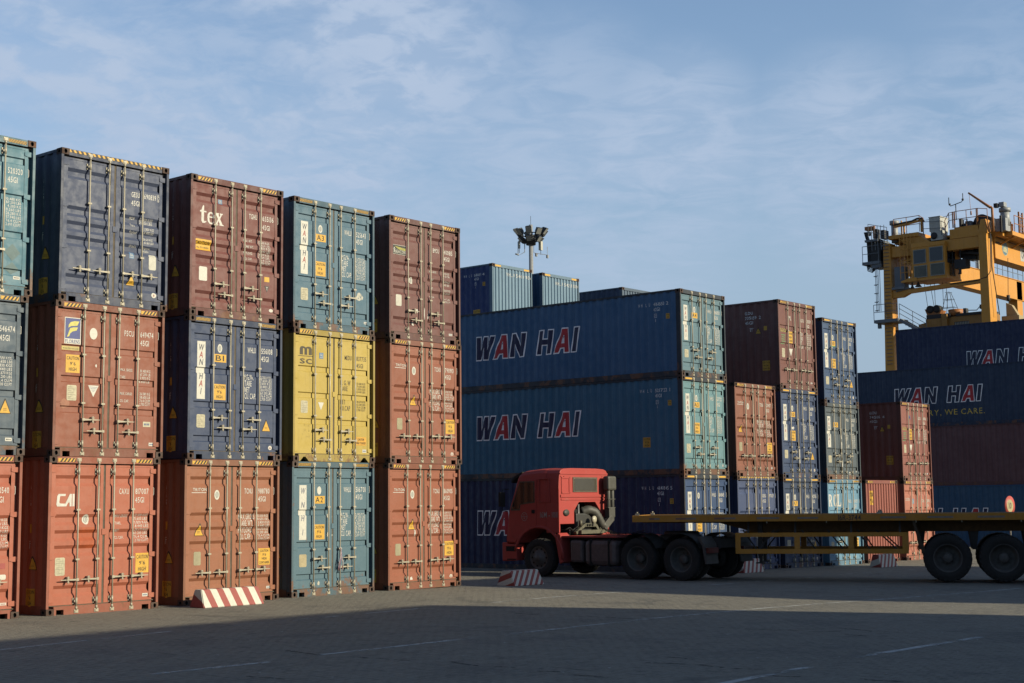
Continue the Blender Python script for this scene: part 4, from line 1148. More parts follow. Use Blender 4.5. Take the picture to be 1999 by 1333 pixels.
st(41.55, h9, (58,74,104), h9, 'navy container coded B0 with white torn paper, in a stack middle', 'B', 'W', whm('B0', 'WHLU', '554089', '6', extra=lambda t, s: smear(t, s, [(1.2, .78, .10, .2), (1.25, .55, .12, .12), (.82, 1.62, .1, .06)], 11, WHITE)), .2, 'plain')
st(41.55, 0, (52,68,94), h9, 'dark navy container coded A7 behind the trailer deck', 'B', 'W', whm('A7', 'WHLU', '542765', '9'), .25, 'plain')
st(44.45, h9+h8, (64,86,116), h9, 'navy container coded B0 standing highest on the grey A5 container', 'B', 'W', whm('B0', 'WHLU', '553723', '5', green=True), .15, 'plain')
st(44.45, h9, (90,98,100), h8, 'slate grey container coded A5 with white streaks, above the light blue one', 'B', 'S', whm('A5', 'WHLU', '522625', '1', 'small', VAL, caut=False, ovalm=False, extra=lambda t, s: smear(t, s, [(1.2, 1.2, .05, .5), (1.25, .5, .1, .15), (1.75, .2, .1, .08)], 12, WHITE)), .45, None)
st(44.45, 0, (118,158,176), h9, 'light blue container with large white serif lettering behind the trailer', 'B', 'S', rcl, .2)
st(47.20, 0, (172,95,76), h9, 'red container showing its ribbed blind end, alone on the ground', 'A', 'L', s5, .15, 'ends', False)
st(50.15, h9, (152,88,72), h9, 'maroon container numbered 745116 with lime logo, on the orange one', 'C', 'L', gold('745116', '4', True), .3)
st(50.18, 0, (196,118,92), h9, 'orange red container under the maroon one, far right stack of doors', 'A', 'L', textainer, .15)

# wall of long sides on the right
RP = 'containers seen from the side at the right edge'
def wall(xx, zz, c_, H, lab, logo=None, slogan=False, side=None, wid=4.67, u_=None):
    cc = C(c_)
    t = container(xx, YF, gz(xx)+zz, cc, lab, H, 'B', 'S', False, None, .25, side or cc, 's', None, RP)
    if logo is not None: big_logo(t, u_ if u_ is not None else 3.22, logo, 0.76, wid, simple('logo_navy_side', (0.02, 0.03, 0.08), 0.6) if side is None else side_ink, slogan)
    return t
side_ink = simple('logo_navy_paint', (0.018, 0.02, 0.085), 0.6)
wall(68.0, 0, (60,110,150), h9, 'steel blue container behind the round ten sign, its lettering cut by the trailer', 1.02, side=C((56,100,128)), wid=4.67)
wall(68.0, h9, (122,80,78), h9, 'dull maroon ribbed container without lettering, between two blue ones')
wall(68.0, 2*h9, (46,66,90), h9, 'navy container with big slanted letters and a yellow slogan line', 1.15, True)
NB = 'stacked containers behind the right-hand wall'
for lv, cc in ((0, (70,90,110)), (1, (120,80,76)), (2, (60,80,112))):
    container(75.2, YF, gz(76)+lv*h9, C(cc), ('grey blue', 'maroon', 'faded navy')[lv]+' container hidden in the stack under the highest right-hand navy one', h9, 'B', 'S', False, None, .2, None, 's', None, NB, detail=False)
wall(75.2, 3*h9, (38,50,84), h9, 'navy container fourth high, highest at the right in front of the crane', 0.62, wid=4.75, u_=3.95)

# second bay, tops showing over the pale blue container
BP = 'containers in the second bay'
def endnum(st_):
    def fn(t, s, H):
        f = Flat(); x = .88
        for ch in st_: f.text(ch, x, H-.42, .14, 0, 0, fit=.085); x += .148
        f.build('end_lettering', s, [WHITE], t); f2 = Flat(); f2.rect(.18, H-.105, .52, H-.035, 0, 0); f2.rect(W-.5, H-.105, W-.18, H-.035, 0, 0); f2.build('yellow_marks', Plane(lambda u, v, o: (u, .006-o, v)), [YEL], t)
    return fn
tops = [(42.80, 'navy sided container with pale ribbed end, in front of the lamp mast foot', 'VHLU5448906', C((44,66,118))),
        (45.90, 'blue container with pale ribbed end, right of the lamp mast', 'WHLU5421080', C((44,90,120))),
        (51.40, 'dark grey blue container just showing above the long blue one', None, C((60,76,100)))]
for i, (xx, lab, nm, sd_c) in enumerate(tops):
    for lv in range(3):
        container(xx, 37.6, gz(xx+1)+lv*h9, C(((120,80,76),(70,90,110),(60,80,112))[(lv+i) % 3]), '%s container, %s from the ground in the %s hidden stack of the second bay' % (('maroon','grey blue','faded navy')[(lv+i) % 3], ('first','second','third')[lv], ('left','middle','right')[i]), h9, 'B', 'S', False, None, .2, None, 's', None, BP, detail=False)
    H = h9
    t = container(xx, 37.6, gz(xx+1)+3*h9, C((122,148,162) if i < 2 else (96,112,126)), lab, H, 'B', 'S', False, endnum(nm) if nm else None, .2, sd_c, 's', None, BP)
    if i == 0:
        side_number(t, H, b='16889 4', c_='45G1'); caution(t, SIDE, L-1.05, 0.72, L-0.70, 1.12)

# blocks across the yard, behind the camera's right shoulder; they throw the long shadows
KP = 'containers across the yard'
k = 0
cols5 = ((120,80,76), (70,90,110), (60,80,112), (150,90,70), (96,126,136))
words = ('maroon', 'grey blue', 'faded navy', 'brick red', 'pale blue')
for bi, (x0, n, lv_, y0) in enumerate(((14.66, 6, 4, -5.50), (35.50, 7, 4, 1.10))):
    for i in range(n):
        for lv in range(lv_):
            ci = (i*2+lv*3+bi) % 5; k += 1
            container(x0+2.56*i, y0-L, gz(x0+2.56*i+1.2)+lv*h9, C(cols5[ci]),
                '%s container in column %s, tier %s of the %s block across the yard' % (words[ci], ('one','two','three','four','five','six','seven')[i], ('one','two','three','four')[lv], ('nearer', 'farther')[bi]),
                h9, 'A', 'L', False, None, .2, None, 's', None, KP, detail=False)

# ---------------------------------------------------------------- striped barriers
def stripe_paint(name, rgb):
    m, t, b = new_mat(name)
    pos = N(t, 'ShaderNodeNewGeometry').outputs['Position']
    c = mixc(t, ramp(t, noise(t, pos, 12, 5, .7), .35, .75, 0, .5), rgb, tuple(v*.7 for v in rgb))
    c = mixc(t, ramp(t, noise(t, pos, 7, 8, .75), .66, .72, 0, .8), c, (.16, .15, .13))
    t.links.new(c, b.inputs['Base Color']); b.inputs['Roughness'].default_value = .7
    bp = N(t, 'ShaderNodeBump'); bp.inputs['Strength'].default_value = .5; bp.inputs['Distance'].default_value = .01
    t.links.new(noise(t, pos, 18, 4, .6), bp.inputs['Height']); t.links.new(bp.outputs[0], b.inputs['Normal'])
    return m
BW = stripe_paint('barrier_white', (0.38, 0.37, 0.32)); BR_ = stripe_paint('barrier_red', (0.19, 0.035, 0.028))
def barrier(x, y, ln, dp, h, lean, label, step=0.155, ph=0.0, taper=0.06, rz=0):
    bm = bmesh.new()
    a = taper; b = dp*0.27
    V = [bm.verts.new(p) for p in [(0,0,0),(ln,0,0),(ln,dp,0),(0,dp,0),(a*.4,b,h),(ln-a,b,h),(ln-a,dp-b,h),(a*.4,dp-b,h)]]
    for f in [(0,3,2,1),(4,5,6,7),(0,1,5,4),(1,2,6,5),(2,3,7,6),(3,0,4,7)]: bm.faces.new([V[i] for i in f])
    bmesh.ops.bevel(bm, geom=bm.edges[:], offset=.014, segments=2, affect='EDGES')
    no = Vector((1, -0.25, -lean)).normalized(); n0 = -6
    for k_ in range(-8, 30):
        bmesh.ops.bisect_plane(bm, geom=bm.verts[:]+bm.edges[:]+bm.faces[:], plane_co=Vector((ph+k_*step, 0, 0)), plane_no=no)
    for f in bm.faces:
        q = (f.calc_center_median()-Vector((ph, 0, 0))).dot(no)/(step*no.x)
        f.material_index = int(math.floor(q)) % 2
    me = bpy.data.meshes.new('traffic_barrier'); bm.to_mesh(me); bm.free()
    me.materials.append(None); me.materials.append(None)
    o = link('traffic_barrier', me, [BW, BR_]); o.location = (x, y, gz(x+ln/2)-.004); o.rotation_euler = (0, 0, rz)
    tag(o, label, 'barrier', 'striped concrete barriers')
barrier(17.83, 23.12, 1.50, .46, .35, -0.42, 'longest red and white concrete barrier, in front of the tan red container', .155, .04)
barrier(27.16, 23.24, 1.15, .58, .37, 0.85, 'red and white concrete barrier in front of the truck front wheel', .105, .02)
barrier(37.35, 23.10, 1.15, .42, .40, 0.60, 'red and white barrier half hidden behind the rear truck tyres', .115, .05)
barrier(43.95, 22.05, 1.20, .42, .42, 0.75, 'red and white barrier seen under the trailer before the ribbed red container', .13, .03)

# ---------------------------------------------------------------- speed sign
t = thing('speed_sign', 'round red rimmed sign reading 10 on a thin post beyond the trailer', 'road sign', (54.3, 21.9, gz(54)), R(-6))
mb = MB(); mb.tube([(0, .02, 0), (0, .02, 2.2)], .03, 10); build(mb, 'post', simple('grey_post', (.35, .33, .30)), t)
mb = MB(); mb.lathe([(0, 0), (0, .37), (.02, .37), (.02, 0)], (0, -.012, 1.94), 'y', 40); build(mb, 'sign_disc', simple('sign_red', (.62, .10, .07), .5, var=.15), t)
f = Flat(); f.ellipse(0, 1.94, .235, .235, 0, 0, 32); f.text('10', 0, 1.83, .23, 1, 1, fit=.20, center=True)
f.build('sign_face', Plane(lambda u, v, o: (u, -.013-o, v)), [simple('sign_cream', (.55, .48, .25), .5), BLK], t)

# ---------------------------------------------------------------- floodlight mast
MX, MY = 125.05, 104.05
t = thing('floodlight_mast', 'tall mast with a crown of dark floodlights behind the containers', 'light mast', (MX, MY, -.3))
ms = simple('mast_grey', (.36, .37, .38), .6); md = simple('lamp_housing', (.035, .04, .045), .6); mg = simple('lamp_lens', (.35, .36, .34), .3)
mb = MB(); mb.tube([(0,0,0),(0,0,12),(0,0,33.4)], [.42,.33,.22], 14); build(mb, 'pole', ms, t)
mb = MB(); mb.tube([(0,0,32.7),(0,0,34.4)], .025, 6); build(mb, 'lightning_rod', md, t)
mb = MB()
for rr_, z in ((1.35, 32.3), (0.95, 31.6)):
    mb.tube([(rr_*math.cos(a*math.pi/8), rr_*math.sin(a*math.pi/8), z) for a in range(16)], .06, 6, closed=True)
for a in range(8):
    c_, s_ = math.cos(a*math.pi/4), math.sin(a*math.pi/4); mb.bar((0, 0, 31.9), (1.35*c_, 1.35*s_, 32.3), .07); mb.bar((0, 0, 31.2), (.95*c_, .95*s_, 31.6), .07)
mb.lathe([(-.6, .3), (-.6, .55), (.5, .62), (.5, .3)], (0, 0, 31.7), 'z', 12); build(mb, 'lamp_ring', md, t)
def flood(ang, r_, z, tilt, s=1.0):
    mb = MB(); w, h, d = .36*s, .44*s, .26*s
    M = Matrix.Translation((r_*math.cos(ang), r_*math.sin(ang), z)) @ Matrix.Rotation(ang, 4, 'Z') @ Matrix.Rotation(tilt, 4, 'Y')
    q = MB(); q.add([(-d,-w*.6,-h*.6),(-d,w*.6,-h*.6),(-d,w*.6,h*.6),(-d,-w*.6,h*.6),(d,-w,-h),(d,w,-h),(d,w,h),(d,-w,h)], [(0,1,2,3),(7,6,5,4),(0,4,5,1),(1,5,6,2),(2,6,7,3),(3,7,4,0)], 0)
    q.box(d+.002, -w*.85, -h*.85, d+.03, w*.85, h*.85, 1)
    q.box(-d-.1, -w*.3, -h*.3, -d, w*.3, h*.3, 0)
    q.v = [tuple(M @ Vector(v)) for v in q.v]; build(q, 'floodlight', [md, mg], t)
for a in range(9): flood(a*2*math.pi/9+.2, 1.55, 32.55+.15*(a % 2), R(38), .95)
for a in range(6): flood(a*math.pi/3+.5, 1.12, 31.75, R(42), .8)
mw = simple('antenna_white', (.62, .60, .50), .5)
for (dx, dy, z0, z1, w) in ((-.9, .95, 30.7, 31.6, .16), (.75, -.8, 30.5, 31.5, .34)):
    mb = MB(); mb.box(dx-w/2, dy-w/2, z0, dx+w/2, dy+w/2, z1); mb.tube([(dx, dy, z0-.5), (dx, dy, z1+.3)], .03, 6, 1); build(mb, 'antenna_panel', [mw, md], t)
mb = MB(); a0_ = Vector((-.72, .72, 0))
mb.tube([(-.95, 1.1, 31.5), (-.95, 1.1, 29.9), (-.45, .55, 30.3), (-.45, .55, 31.4)], .05, 6)
mb.tube([(.2, -.25, 31.3), (.2, -.25, 30.2), (1.25, -1.35, 29.95), (1.25, -1.35, 30.9)], .035, 6)
mb.tube([(-1.2, 1.3, 30.1), (-.9, 1.05, 30.0)], .09, 6); mb.box(1.15, -1.45, 29.6, 1.35, -1.25, 29.95); mb.box(.35, -.5, 29.8, .55, -.3, 30.15)
build(mb, 'antenna_bracket', ms, t)

# ---------------------------------------------------------------- wheels
TYRE = simple('tyre_rubber', (.028, .027, .026), .9, var=.35, scale=14)
RIMD = simple('dusty_rim', (.115, .108, .100), .7, var=.3)
def wheel(parent, x, y, r, w, outer=-1, kind='dual'):
    """axle along x; outer=-1 means the visible face looks to -x"""
    s = outer
    n = 60; mb = MB()
    prof = [(.5*w, .60*r), (.5*w, .80*r), (.46*w, .93*r), (.36*w, .985*r), (-.36*w, .985*r), (-.46*w, .93*r), (-.5*w, .80*r), (-.5*w, .60*r), (-.3*w, .57*r), (.3*w, .57*r)]
    mb.lathe(prof+[prof[0]], (x, y, r), 'x', n)
    for k_ in range(n):       # tread lugs
        if k_ % 2: continue
        a0, a1 = 2*math.pi*k_/n, 2*math.pi*(k_+1.05)/n
        for (u0, u1) in ((-.47*w, -.06*w), (.06*w, .47*w)):
            vs = []
            for a in (a0, a1):
                for u in (u0, u1):
                    ed = .955 if abs(u) > .4*w else .99
                    for q in (ed-.05, 1.0 if abs(u) < .4*w else .972): vs.append((x+u, y+q*r*math.cos(a), r+q*r*math.sin(a)))
            mb.add(vs, [(0,1,3,2),(4,6,7,5),(0,4,5,1),(2,3,7,6),(1,5,7,3),(0,2,6,4)])
    o = build(mb, 'wheel', TYRE, parent)
    mb = MB()
    if kind == 'front':
        mb.lathe([(-.38*w, .60*r), (-.42*w, .62*r), (-.44*w, .56*r), (-.30*w, .52*r), (-.34*w, .40*r), (-.46*w, .34*r), (-.50*w, .22*r), (-.60*w, .20*r), (-.62*w, .0)] if s < 0 else
                 [(.38*w, .60*r), (.42*w, .62*r), (.44*w, .56*r), (.30*w, .52*r), (.34*w, .40*r), (.46*w, .34*r), (.50*w, .22*r), (.60*w, .20*r), (.62*w, .0)], (x, y, r), 'x', 40)
        for k_ in range(10):
            a = 2*math.pi*k_/10; mb.lathe([(s*.372*w, 0), (s*.372*w, .050*r)], (x, y+.455*r*math.cos(a), r+.455*r*math.sin(a)), 'x', 10, 1)
            mb.lathe([(s*.50*w, 0), (s*.50*w, .025*r), (s*.44*w, .025*r)], (x, y+.28*r*math.cos(a), r+.28*r*math.sin(a)), 'x', 8, 0)
    else:
        mb.lathe([(s*.40*w, .60*r), (s*.47*w, .615*r), (s*.49*w, .58*r), (s*.42*w, .545*r), (-s*.20*w, .50*r), (-s*.30*w, .40*r), (-s*.30*w, .20*r)], (x, y, r), 'x', 40)
        mb.lathe([(-s*.32*w, .22*r), (s*.10*w, .21*r), (s*.16*w, .17*r), (s*.20*w, 0)], (x, y, r), 'x', 24, 0)
        for k_ in range(10):
            a = 2*math.pi*k_/10; mb.lathe([(-s*.20*w, 0), (-s*.20*w, .028*r), (-s*.30*w, .028*r)], (x, y+.30*r*math.cos(a), r+.30*r*math.sin(a)), 'x', 8, 0)
    rm = build(mb, 'rim', [RIMD if kind != 'front' else simple('front_rim_grey', (.12, .115, .11), .6), DARK], o)
    return o
class XPlane:      # marks on a -X facing plane; text runs towards -Y
    ub = (); vb = ()
    def __init__(s, x, y0=0): s.x = x; s.y0 = y0
    def map(s, u, v, o): return (s.x-o, s.y0-u, v)

# ---------------------------------------------------------------- tractor unit
TZ = gz(32.5)
T = thing('tractor_truck', 'red tractor unit facing away between the stacks, sunlit cab back and grey air intake', 'truck', (31.78, 26.31, TZ), R(2.15))
def carpaint(name, rgb):
    m, t, b = new_mat(name)
    pos = N(t, 'ShaderNodeNewGeometry').outputs['Position']
    c = mixc(t, ramp(t, noise(t, pos, 1.5, 5, .6), .35, .75, 0, .4), rgb, tuple(min(.8, v*1.12+.008) for v in rgb))
    c = mixc(t, ramp(t, noise(t, pos, 6, 6, .7), .55, .75, 0, .3), c, (.16, .11, .085))
    t.links.new(c, b.inputs['Base Color']); b.inputs['Roughness'].default_value = .5; b.inputs['Specular IOR Level'].default_value = .18
    return m
CR = carpaint('cab_red', (.245, .040, .034))
CG = simple('chassis_grey', (.060, .056, .054), .7, var=.3)
INT = simple('intake_grey', (.085, .083, .070), .6, var=.3)
TANK = simple('tank_primer', (.15, .115, .11), .5, var=.35)
OLIVE = simple('engine_olive', (.15, .138, .09), .6, var=.4)
GLS = bpy.data.materials.new('cab_glass'); GLS.use_nodes = True
b_ = GLS.node_tree.nodes['Principled BSDF']; b_.inputs['Base Color'].default_value = (.012, .013, .013, 1); b_.inputs['Roughness'].default_value = .06; b_.inputs['Specular IOR Level'].default_value = .7
GLD = simple('dusty_rear_glass', (.085, .078, .060), .22, var=.15, spec=.6)
CW = 2.42
def section(y, zt, zb, inset=0.0):
    L_ = [(.05+inset, zb), (.0+inset, zb+.06), (.0+inset, zb+.6*(zt-zb)), (.02+inset, zt-.30), (.05+inset, zt-.13), (.11+inset, zt-.045), (.24+inset, zt-.006), (.6, zt+.012)]
    pts = L_+[(CW-x, z) for x, z in reversed(L_)]
    return [(x, y, z) for x, z in pts]
def arch(y, r=.80, c=.55):
    if abs(y) < r: return c+math.sqrt(max(0, r*r-y*y))
    return None
st_ = []
for y, zt, base_ in [(-.30, 3.00, 1.22), (-.2, 3.01, 1.22), (-.05, 3.01, 1.0), (.10, 3.0, 1), (.25, 2.985, 1), (.40, 2.975, 1), (.52, 2.96, 1), (.62, 2.935, 1), (.70, 2.88, .95), (.765, 2.74, .93), (.84, 2.52, .92), (.93, 2.24, .92), (1.02, 1.97, .92), (1.07, 1.80, .92), (1.10, 1.60, .92), (1.13, 1.2, .95)]:
    a = arch(y); zb = max(base_ if y > .70 else (1.22 if y < -.1 else 0), a or 0)
    st_.append(section(y, zt, zb, 0.0 if y < 1.05 else .02))
mb = MB(); n = len(st_[0]); vs = [p for s_ in st_ for p in s_]
fs = [(i*n+k_, i*n+(k_+1) % n, (i+1)*n+(k_+1) % n, (i+1)*n+k_) for i in range(len(st_)-1) for k_ in range(n)]
mb.add(vs, fs, 0, False); mb.f.append([(len(st_)-1)*n+k_ for k_ in range(n)]); mb.m.append(0); mb.s.append(False)
cab = build(mb, 'cab', CR, T)
# back shell with the engine tunnel cut-out
zt = 3.0; zl = 1.46
Ls = [(.0, 1.22), (.0, zt-.5), (.02, zt-.30), (.05, zt-.13), (.11, zt-.045), (.24, zt-.006), (.6, zt+.012)]
outl = Ls+[(CW-x, z) for x, z in reversed(Ls)]+[(CW-.02, 1.28), (2.16, 1.34), (2.10, 1.62), (2.00, 1.80), (1.74, 2.06), (.95, 2.06), (.72, 1.82), (.72, zl), (.06, zl), (.06, 1.22)]
mb = MB(); mb.prism(outl, -.74, -.30, 'y'); build(mb, 'back_panel', CR, T, .02)
mb = MB()   # pressed ribs and frames standing proud of the back
mb.box(.07, -.765, 2.20, 2.30, -.738, 2.27); mb.box(.10, -.758, 2.12, 2.30, -.738, 2.17); mb.box(.05, -.760, 2.84, 2.36, -.738, 2.88)
for q in ((.12, 2.30, .52, 2.34), (.12, 2.72, .52, 2.76), (.12, 2.30, .16, 2.76), (.48, 2.30, .52, 2.76)): mb.box(q[0], -.757, q[1], q[2], -.738, q[3])
for x_ in (.1, .25, 2.1, 2.25): mb.tube([(x_, -.76, 2.78), (x_, -.74, 2.78)], .014, 6)
build(mb, 'pressed_ribs', CR, cab)
mb = MB(); mb.box(.66, -.762, 2.34, 1.84, -.739, 2.76); build(mb, 'rear_window_seal', RUB, cab, .03)
mb = MB(); mb.box(.71, -.768, 2.38, 1.79, -.745, 2.72); build(mb, 'rear_window', GLD, cab, .02)
mb = MB(); mb.lathe([(0, 0), (0, .085), (-.02, .095), (-.02, .0)], (.33, -.735, 1.77), 'y', 20); mb.v = [(.33+(x-.33)*1.5, y, z) for x, y, z in mb.v]; build(mb, 'air_vent', INT, cab)
# side: doors, windows, embossed panel
def side_poly(pts, x0, x1, name, m, par, bev=.012):
    mb = MB(); mb.prism(pts, x0, x1, 'x'); return build(mb, name, m, par, bev)
for sx, xo in ((-1, 0.0), (1, CW)):
    d = side_poly([(.045, 1.42), (.045, 2.70), (.66, 2.70), (.955, 1.97), (1.03, 1.70), (1.045, .97), (.80, .95), (.72, 1.05), (.62, 1.12), (.45, 1.26), (.25, 1.36)], xo+sx*.014, xo-sx*.02, 'cab_door', CR, cab, .01)
    side_poly([(.09, 2.06), (.09, 2.66), (.62, 2.66), (.86, 2.08), (.94, 1.90), (.94, 1.84), (.62, 1.84), (.60, 2.0)], xo+sx*.020, xo-sx*.01, 'window_seal', RUB, d, 0)
    side_poly([(.12, 2.09), (.12, 2.63), (.44, 2.63), (.47, 2.06)], xo+sx*.026, xo+sx*.012, 'side_window', GLS, d, 0)
    side_poly([(.49, 2.04), (.47, 2.63), (.60, 2.63), (.84, 2.06), (.90, 1.88), (.64, 1.88), (.62, 2.02)], xo+sx*.026, xo+sx*.012, 'quarter_window', GLS, d, 0)
    side_poly([(.09, 1.76), (.09, 1.86), (.20, 1.86), (.20, 1.76)], xo+sx*.030, xo+sx*.01, 'door_handle', DARK, d, .004)
    for q in ([(-.60, 2.05), (-.60, 2.10), (-.10, 2.10), (-.10, 2.05)],):
        pass
    fr = MB()
    for a, b in (((-.06, 2.08), (-.06, 2.72)), ((-.06, 2.72), (-.40, 2.72)), ((-.40, 2.72), (-.44, 2.08)), ((-.44, 2.08), (-.06, 2.08))): fr.bar((xo+sx*.006, a[0], a[1]), (xo+sx*.006, b[0], b[1]), .03)
    build(fr, 'pressed_frame', CR, cab, .004)
    # wheel arch flare and mudguard
    mb = MB(); pa = []
    for k_ in range(13):
        a = R(12)+math.pi*(.95)*k_/12; pa.append((xo-sx*.02, .84*math.cos(a), .55+.84*math.sin(a)))
    mb.tube(pa, .045, 6); build(mb, 'arch_flare', CR, cab)
    side_poly([(-.70, 1.22), (-.78, 1.15), (-.86, .42), (-.74, .38), (-.66, .80), (-.58, 1.15)], xo, xo-sx*.42, 'mudguard', CR, cab, .01)
    mb = MB(); mb.box(xo, .76, .44, xo-sx*.35, 1.22, .90); mb.box(xo+sx*.002, .80, .86, xo-sx*.3, 1.18, .89, 0)
    st2 = build(mb, 'entry_step', CR, cab, .02)
    mb = MB(); mb.box(xo+sx*.006, .80, .70, xo-sx*.1, 1.14, .84); mb.box(xo+sx*.008, .78, .46, xo+sx*.0, 1.1, .49); build(mb, 'step_recess_shade', [DARK], st2)  # dark block on the step face, its colour stands in for recess shade
    mb = MB(); mb.tube([(xo+sx*.02, 1.02, 2.45), (xo+sx*.20, 1.10, 2.42), (xo+sx*.22, 1.10, 1.85), (xo+sx*.03, 1.06, 1.82)], .014, 6); mb.box(xo+sx*.12, 1.06, 1.95, xo+sx*.34, 1.13, 2.36); build(mb, 'mirror', DARK, cab)
mb = MB(); mb.box(.02, 1.10, .42, CW-.02, 1.30, .95); mb.box(.1, 1.10, .95, CW-.1, 1.15, 1.45); build(mb, 'bumper', CR, cab, .03)
mb = MB(); mb.prism([(.62, 2.93), (.90, 2.80), (1.02, 2.66), (1.0, 2.62), (.86, 2.74), (.62, 2.86)], .1, CW-.1, 'x'); build(mb, 'sun_visor', DARK, cab)
mb = MB()
for s_ in ((.98, 1.40, 2.08, 2.12),): pass
mb.prism([(.74, 2.78), (1.0, 2.02), (1.02, 2.02), (.77, 2.80)], .14, CW-.14, 'x'); build(mb, 'windscreen', GLS, cab)
# writing on the door side
f = Flat(); f.text('16M - 1011', .09, 1.64, .155, 0, 0, fit=.60)
f.build('number_lettering', XPlane(-.004), [simple('faded_white', (.42, .40, .38), .6)], cab)
f = Flat(); f.ring(-.46, 1.67, .105, .12, .012, 0, 0, 24); f.rect(-.55, 1.664, -.37, 1.674); f.text('AT', -.46, 1.70, .045, 0, 0, w=.8, center=True); f.text('M', -.46, 1.60, .045, 0, 0, w=.8, center=True)
f.ring(-.74+.02, 1.24, .20, .20, .01, 1, 0, 24); f.text('A A A A', -.72, 1.09, .05, 1, 0, fit=.34, center=True)
f.build('door_emblem', XPlane(-.0175), [simple('faded_white', (.42, .40, .38), .6), simple('faint_red_mark', (.36, .06, .05), .6)], cab)
# tunnel interior, engine and frame behind the cab
mb = MB(); mb.box(.62, -.29, 1.25, 2.2, -.27, 2.1); mb.box(.5, -.72, 1.0, .56, -.3, 1.3); build(mb, 'tunnel_wall', DARK, T)
mb = MB()
mb.box(.70, -1.0, 1.18, 1.85, -.35, 1.28); mb.bar((.60, -.85, 1.20), (1.02, -.85, 1.42), .10, .08); mb.bar((1.02, -.85, 1.42), (1.55, -.85, 1.42), .10, .10); mb.bar((1.55, -.85, 1.42), (1.75, -.85, 1.20), .10, .08)
for x_ in (1.12, 1.24, 1.36): mb.lathe([(0, .0), (0, .035), (-.02, .035), (-.02, 0)], (x_, -.905, 1.42), 'y', 10, 1)
mb.tube([(.97, -.70, 1.25), (.97, -.70, 2.0)], .03, 8, 2); mb.tube([(.86, -.85, 1.4), (.86, -.85, 1.55)], .05, 8); mb.tube([(.62, -.8, 1.3), (.70, -.86, 1.38), (.8, -.8, 1.3), (.72, -.78, 1.22)], .02, 6, 1); mb.tube([(.5, -.82, 1.22), (.62, -.9, 1.3), (.78, -.86, 1.22), (.9, -.9, 1.32)], .015, 6, 1)
mb.box(1.75, -.9, 1.2, 2.1, -.5, 1.34); mb.tube([(.2, -.8, 1.3), (.35, -.85, 1.36), (.55, -.8, 1.28), (.7, -.83, 1.36)], .018, 6, 1)
build(mb, 'cab_mount', [OLIVE, DARK, simple('steel_rod', (.25, .25, .24), .4)], T)
mb = MB(); mb.box(.8, -.75, 1.0, 1.75, .6, 1.75); build(mb, 'engine', simple('engine_dark', (.03, .03, .028), .6), T, .04)
mb = MB(); mb.lathe([(-.03, 0), (-.03, .10), (.03, .10), (.03, 0)], (1.40, -.93, 1.57), 'y', 20); mb.tube([(1.40, -.90, 1.56), (1.40, -.85, 1.40)], .015, 6); build(mb, 'work_lamp', simple('lamp_cream', (.60, .56, .42), .4), T)
mb = MB(); path = [(1.25, -.60, 1.78), (1.42, -.72, 1.84), (1.62, -.80, 1.78), (1.74, -.84, 1.60), (1.86, -.86, 1.42), (2.00, -.88, 1.36)]
pp = []
for a, b in zip(path, path[1:]):
    for q in range(4): pp.append(Vector(a).lerp(Vector(b), q/4))
mb.tube(pp, [.125+.012*(i % 2) for i in range(len(pp))], 14)
mb.bar((1.88, -.88, 1.33), (2.24, -.92, 1.62), .20, .20); build(mb, 'intake_hose', INT, T, .02)
mb = MB(); mb.box(2.00, -1.04, 2.38, 2.42, -.82, 2.80); build(mb, 'air_intake_box', INT, T, .06)
mb = MB(); mb.tube([(2.12, -.93, 2.40), (2.12, -.93, 1.88)], .065, 14); mb.tube([(2.31, -.93, 2.40), (2.31, -.93, 1.88)], .065, 14); mb.box(2.07, -1.0, 1.62, 2.37, -.84, 1.90); mb.bar((2.22, -.93, 1.64), (2.20, -.92, 1.52), .18, .18)
for z_ in (2.12, 1.88): mb.box(2.03, -1.0, z_, 2.40, -.86, z_+.03)
build(mb, 'intake_pipe', INT, T, .015)
# frame rails, decks, tanks
mb = MB()
for x_ in (.78, 1.58): mb.box(x_, -5.35, .82, x_+.08, 1.05, 1.10)
for y_ in (-1.3, -2.6, -3.3, -4.0, -4.65, -5.3): mb.box(.80, y_-.06, .84, 1.64, y_+.06, 1.06)
for y_ in (0, -3.3, -4.65): mb.tube([(.3, y_, .56), (2.1, y_, .56)], .09, 10)
mb.box(.2, -.3, .5, 2.2, .3, .6)
build(mb, 'chassis_frame', CG, T)
for xa, xb in ((.04, .74), (1.70, 2.36)):
    mb = MB(); mb.box(xa, -2.62, 1.10, xb, -.80, 1.14); build(mb, 'catwalk', CR, T)
for sx, xa, xb in ((0, .02, .60), (1, 1.82, 2.40)):
    mb = MB(); mb.box(xa, -1.50, .42, xb, -1.08, 1.03); build(mb, 'battery_box', TANK, T, .07)
    mb = MB(); mb.box(xa-.01, -2.62, .34, xb, -1.56, 1.05); tk = build(mb, 'fuel_tank', TANK, T, .13)
    for ya in (-1.82, -2.42):
        mb = MB(); mb.box(xa-.022, ya, .33, xb, ya+.08, 1.06); build(mb, 'tank_strap', DARK, tk, .03)
for y_, k_ in ((0, 'front'), (-3.30, 'dual'), (-4.65, 'dual')):
    if k_ == 'front': wheel(T, .16, y_, .535, .30, -1, 'front'); wheel(T, 2.24, y_, .535, .30, 1, 'front')
    else:
        wheel(T, .15, y_, .555, .29, -1); wheel(T, .49, y_, .555, .29, -1); wheel(T, 2.25, y_, .555, .29, 1); wheel(T, 1.91, y_, .555, .29, 1)
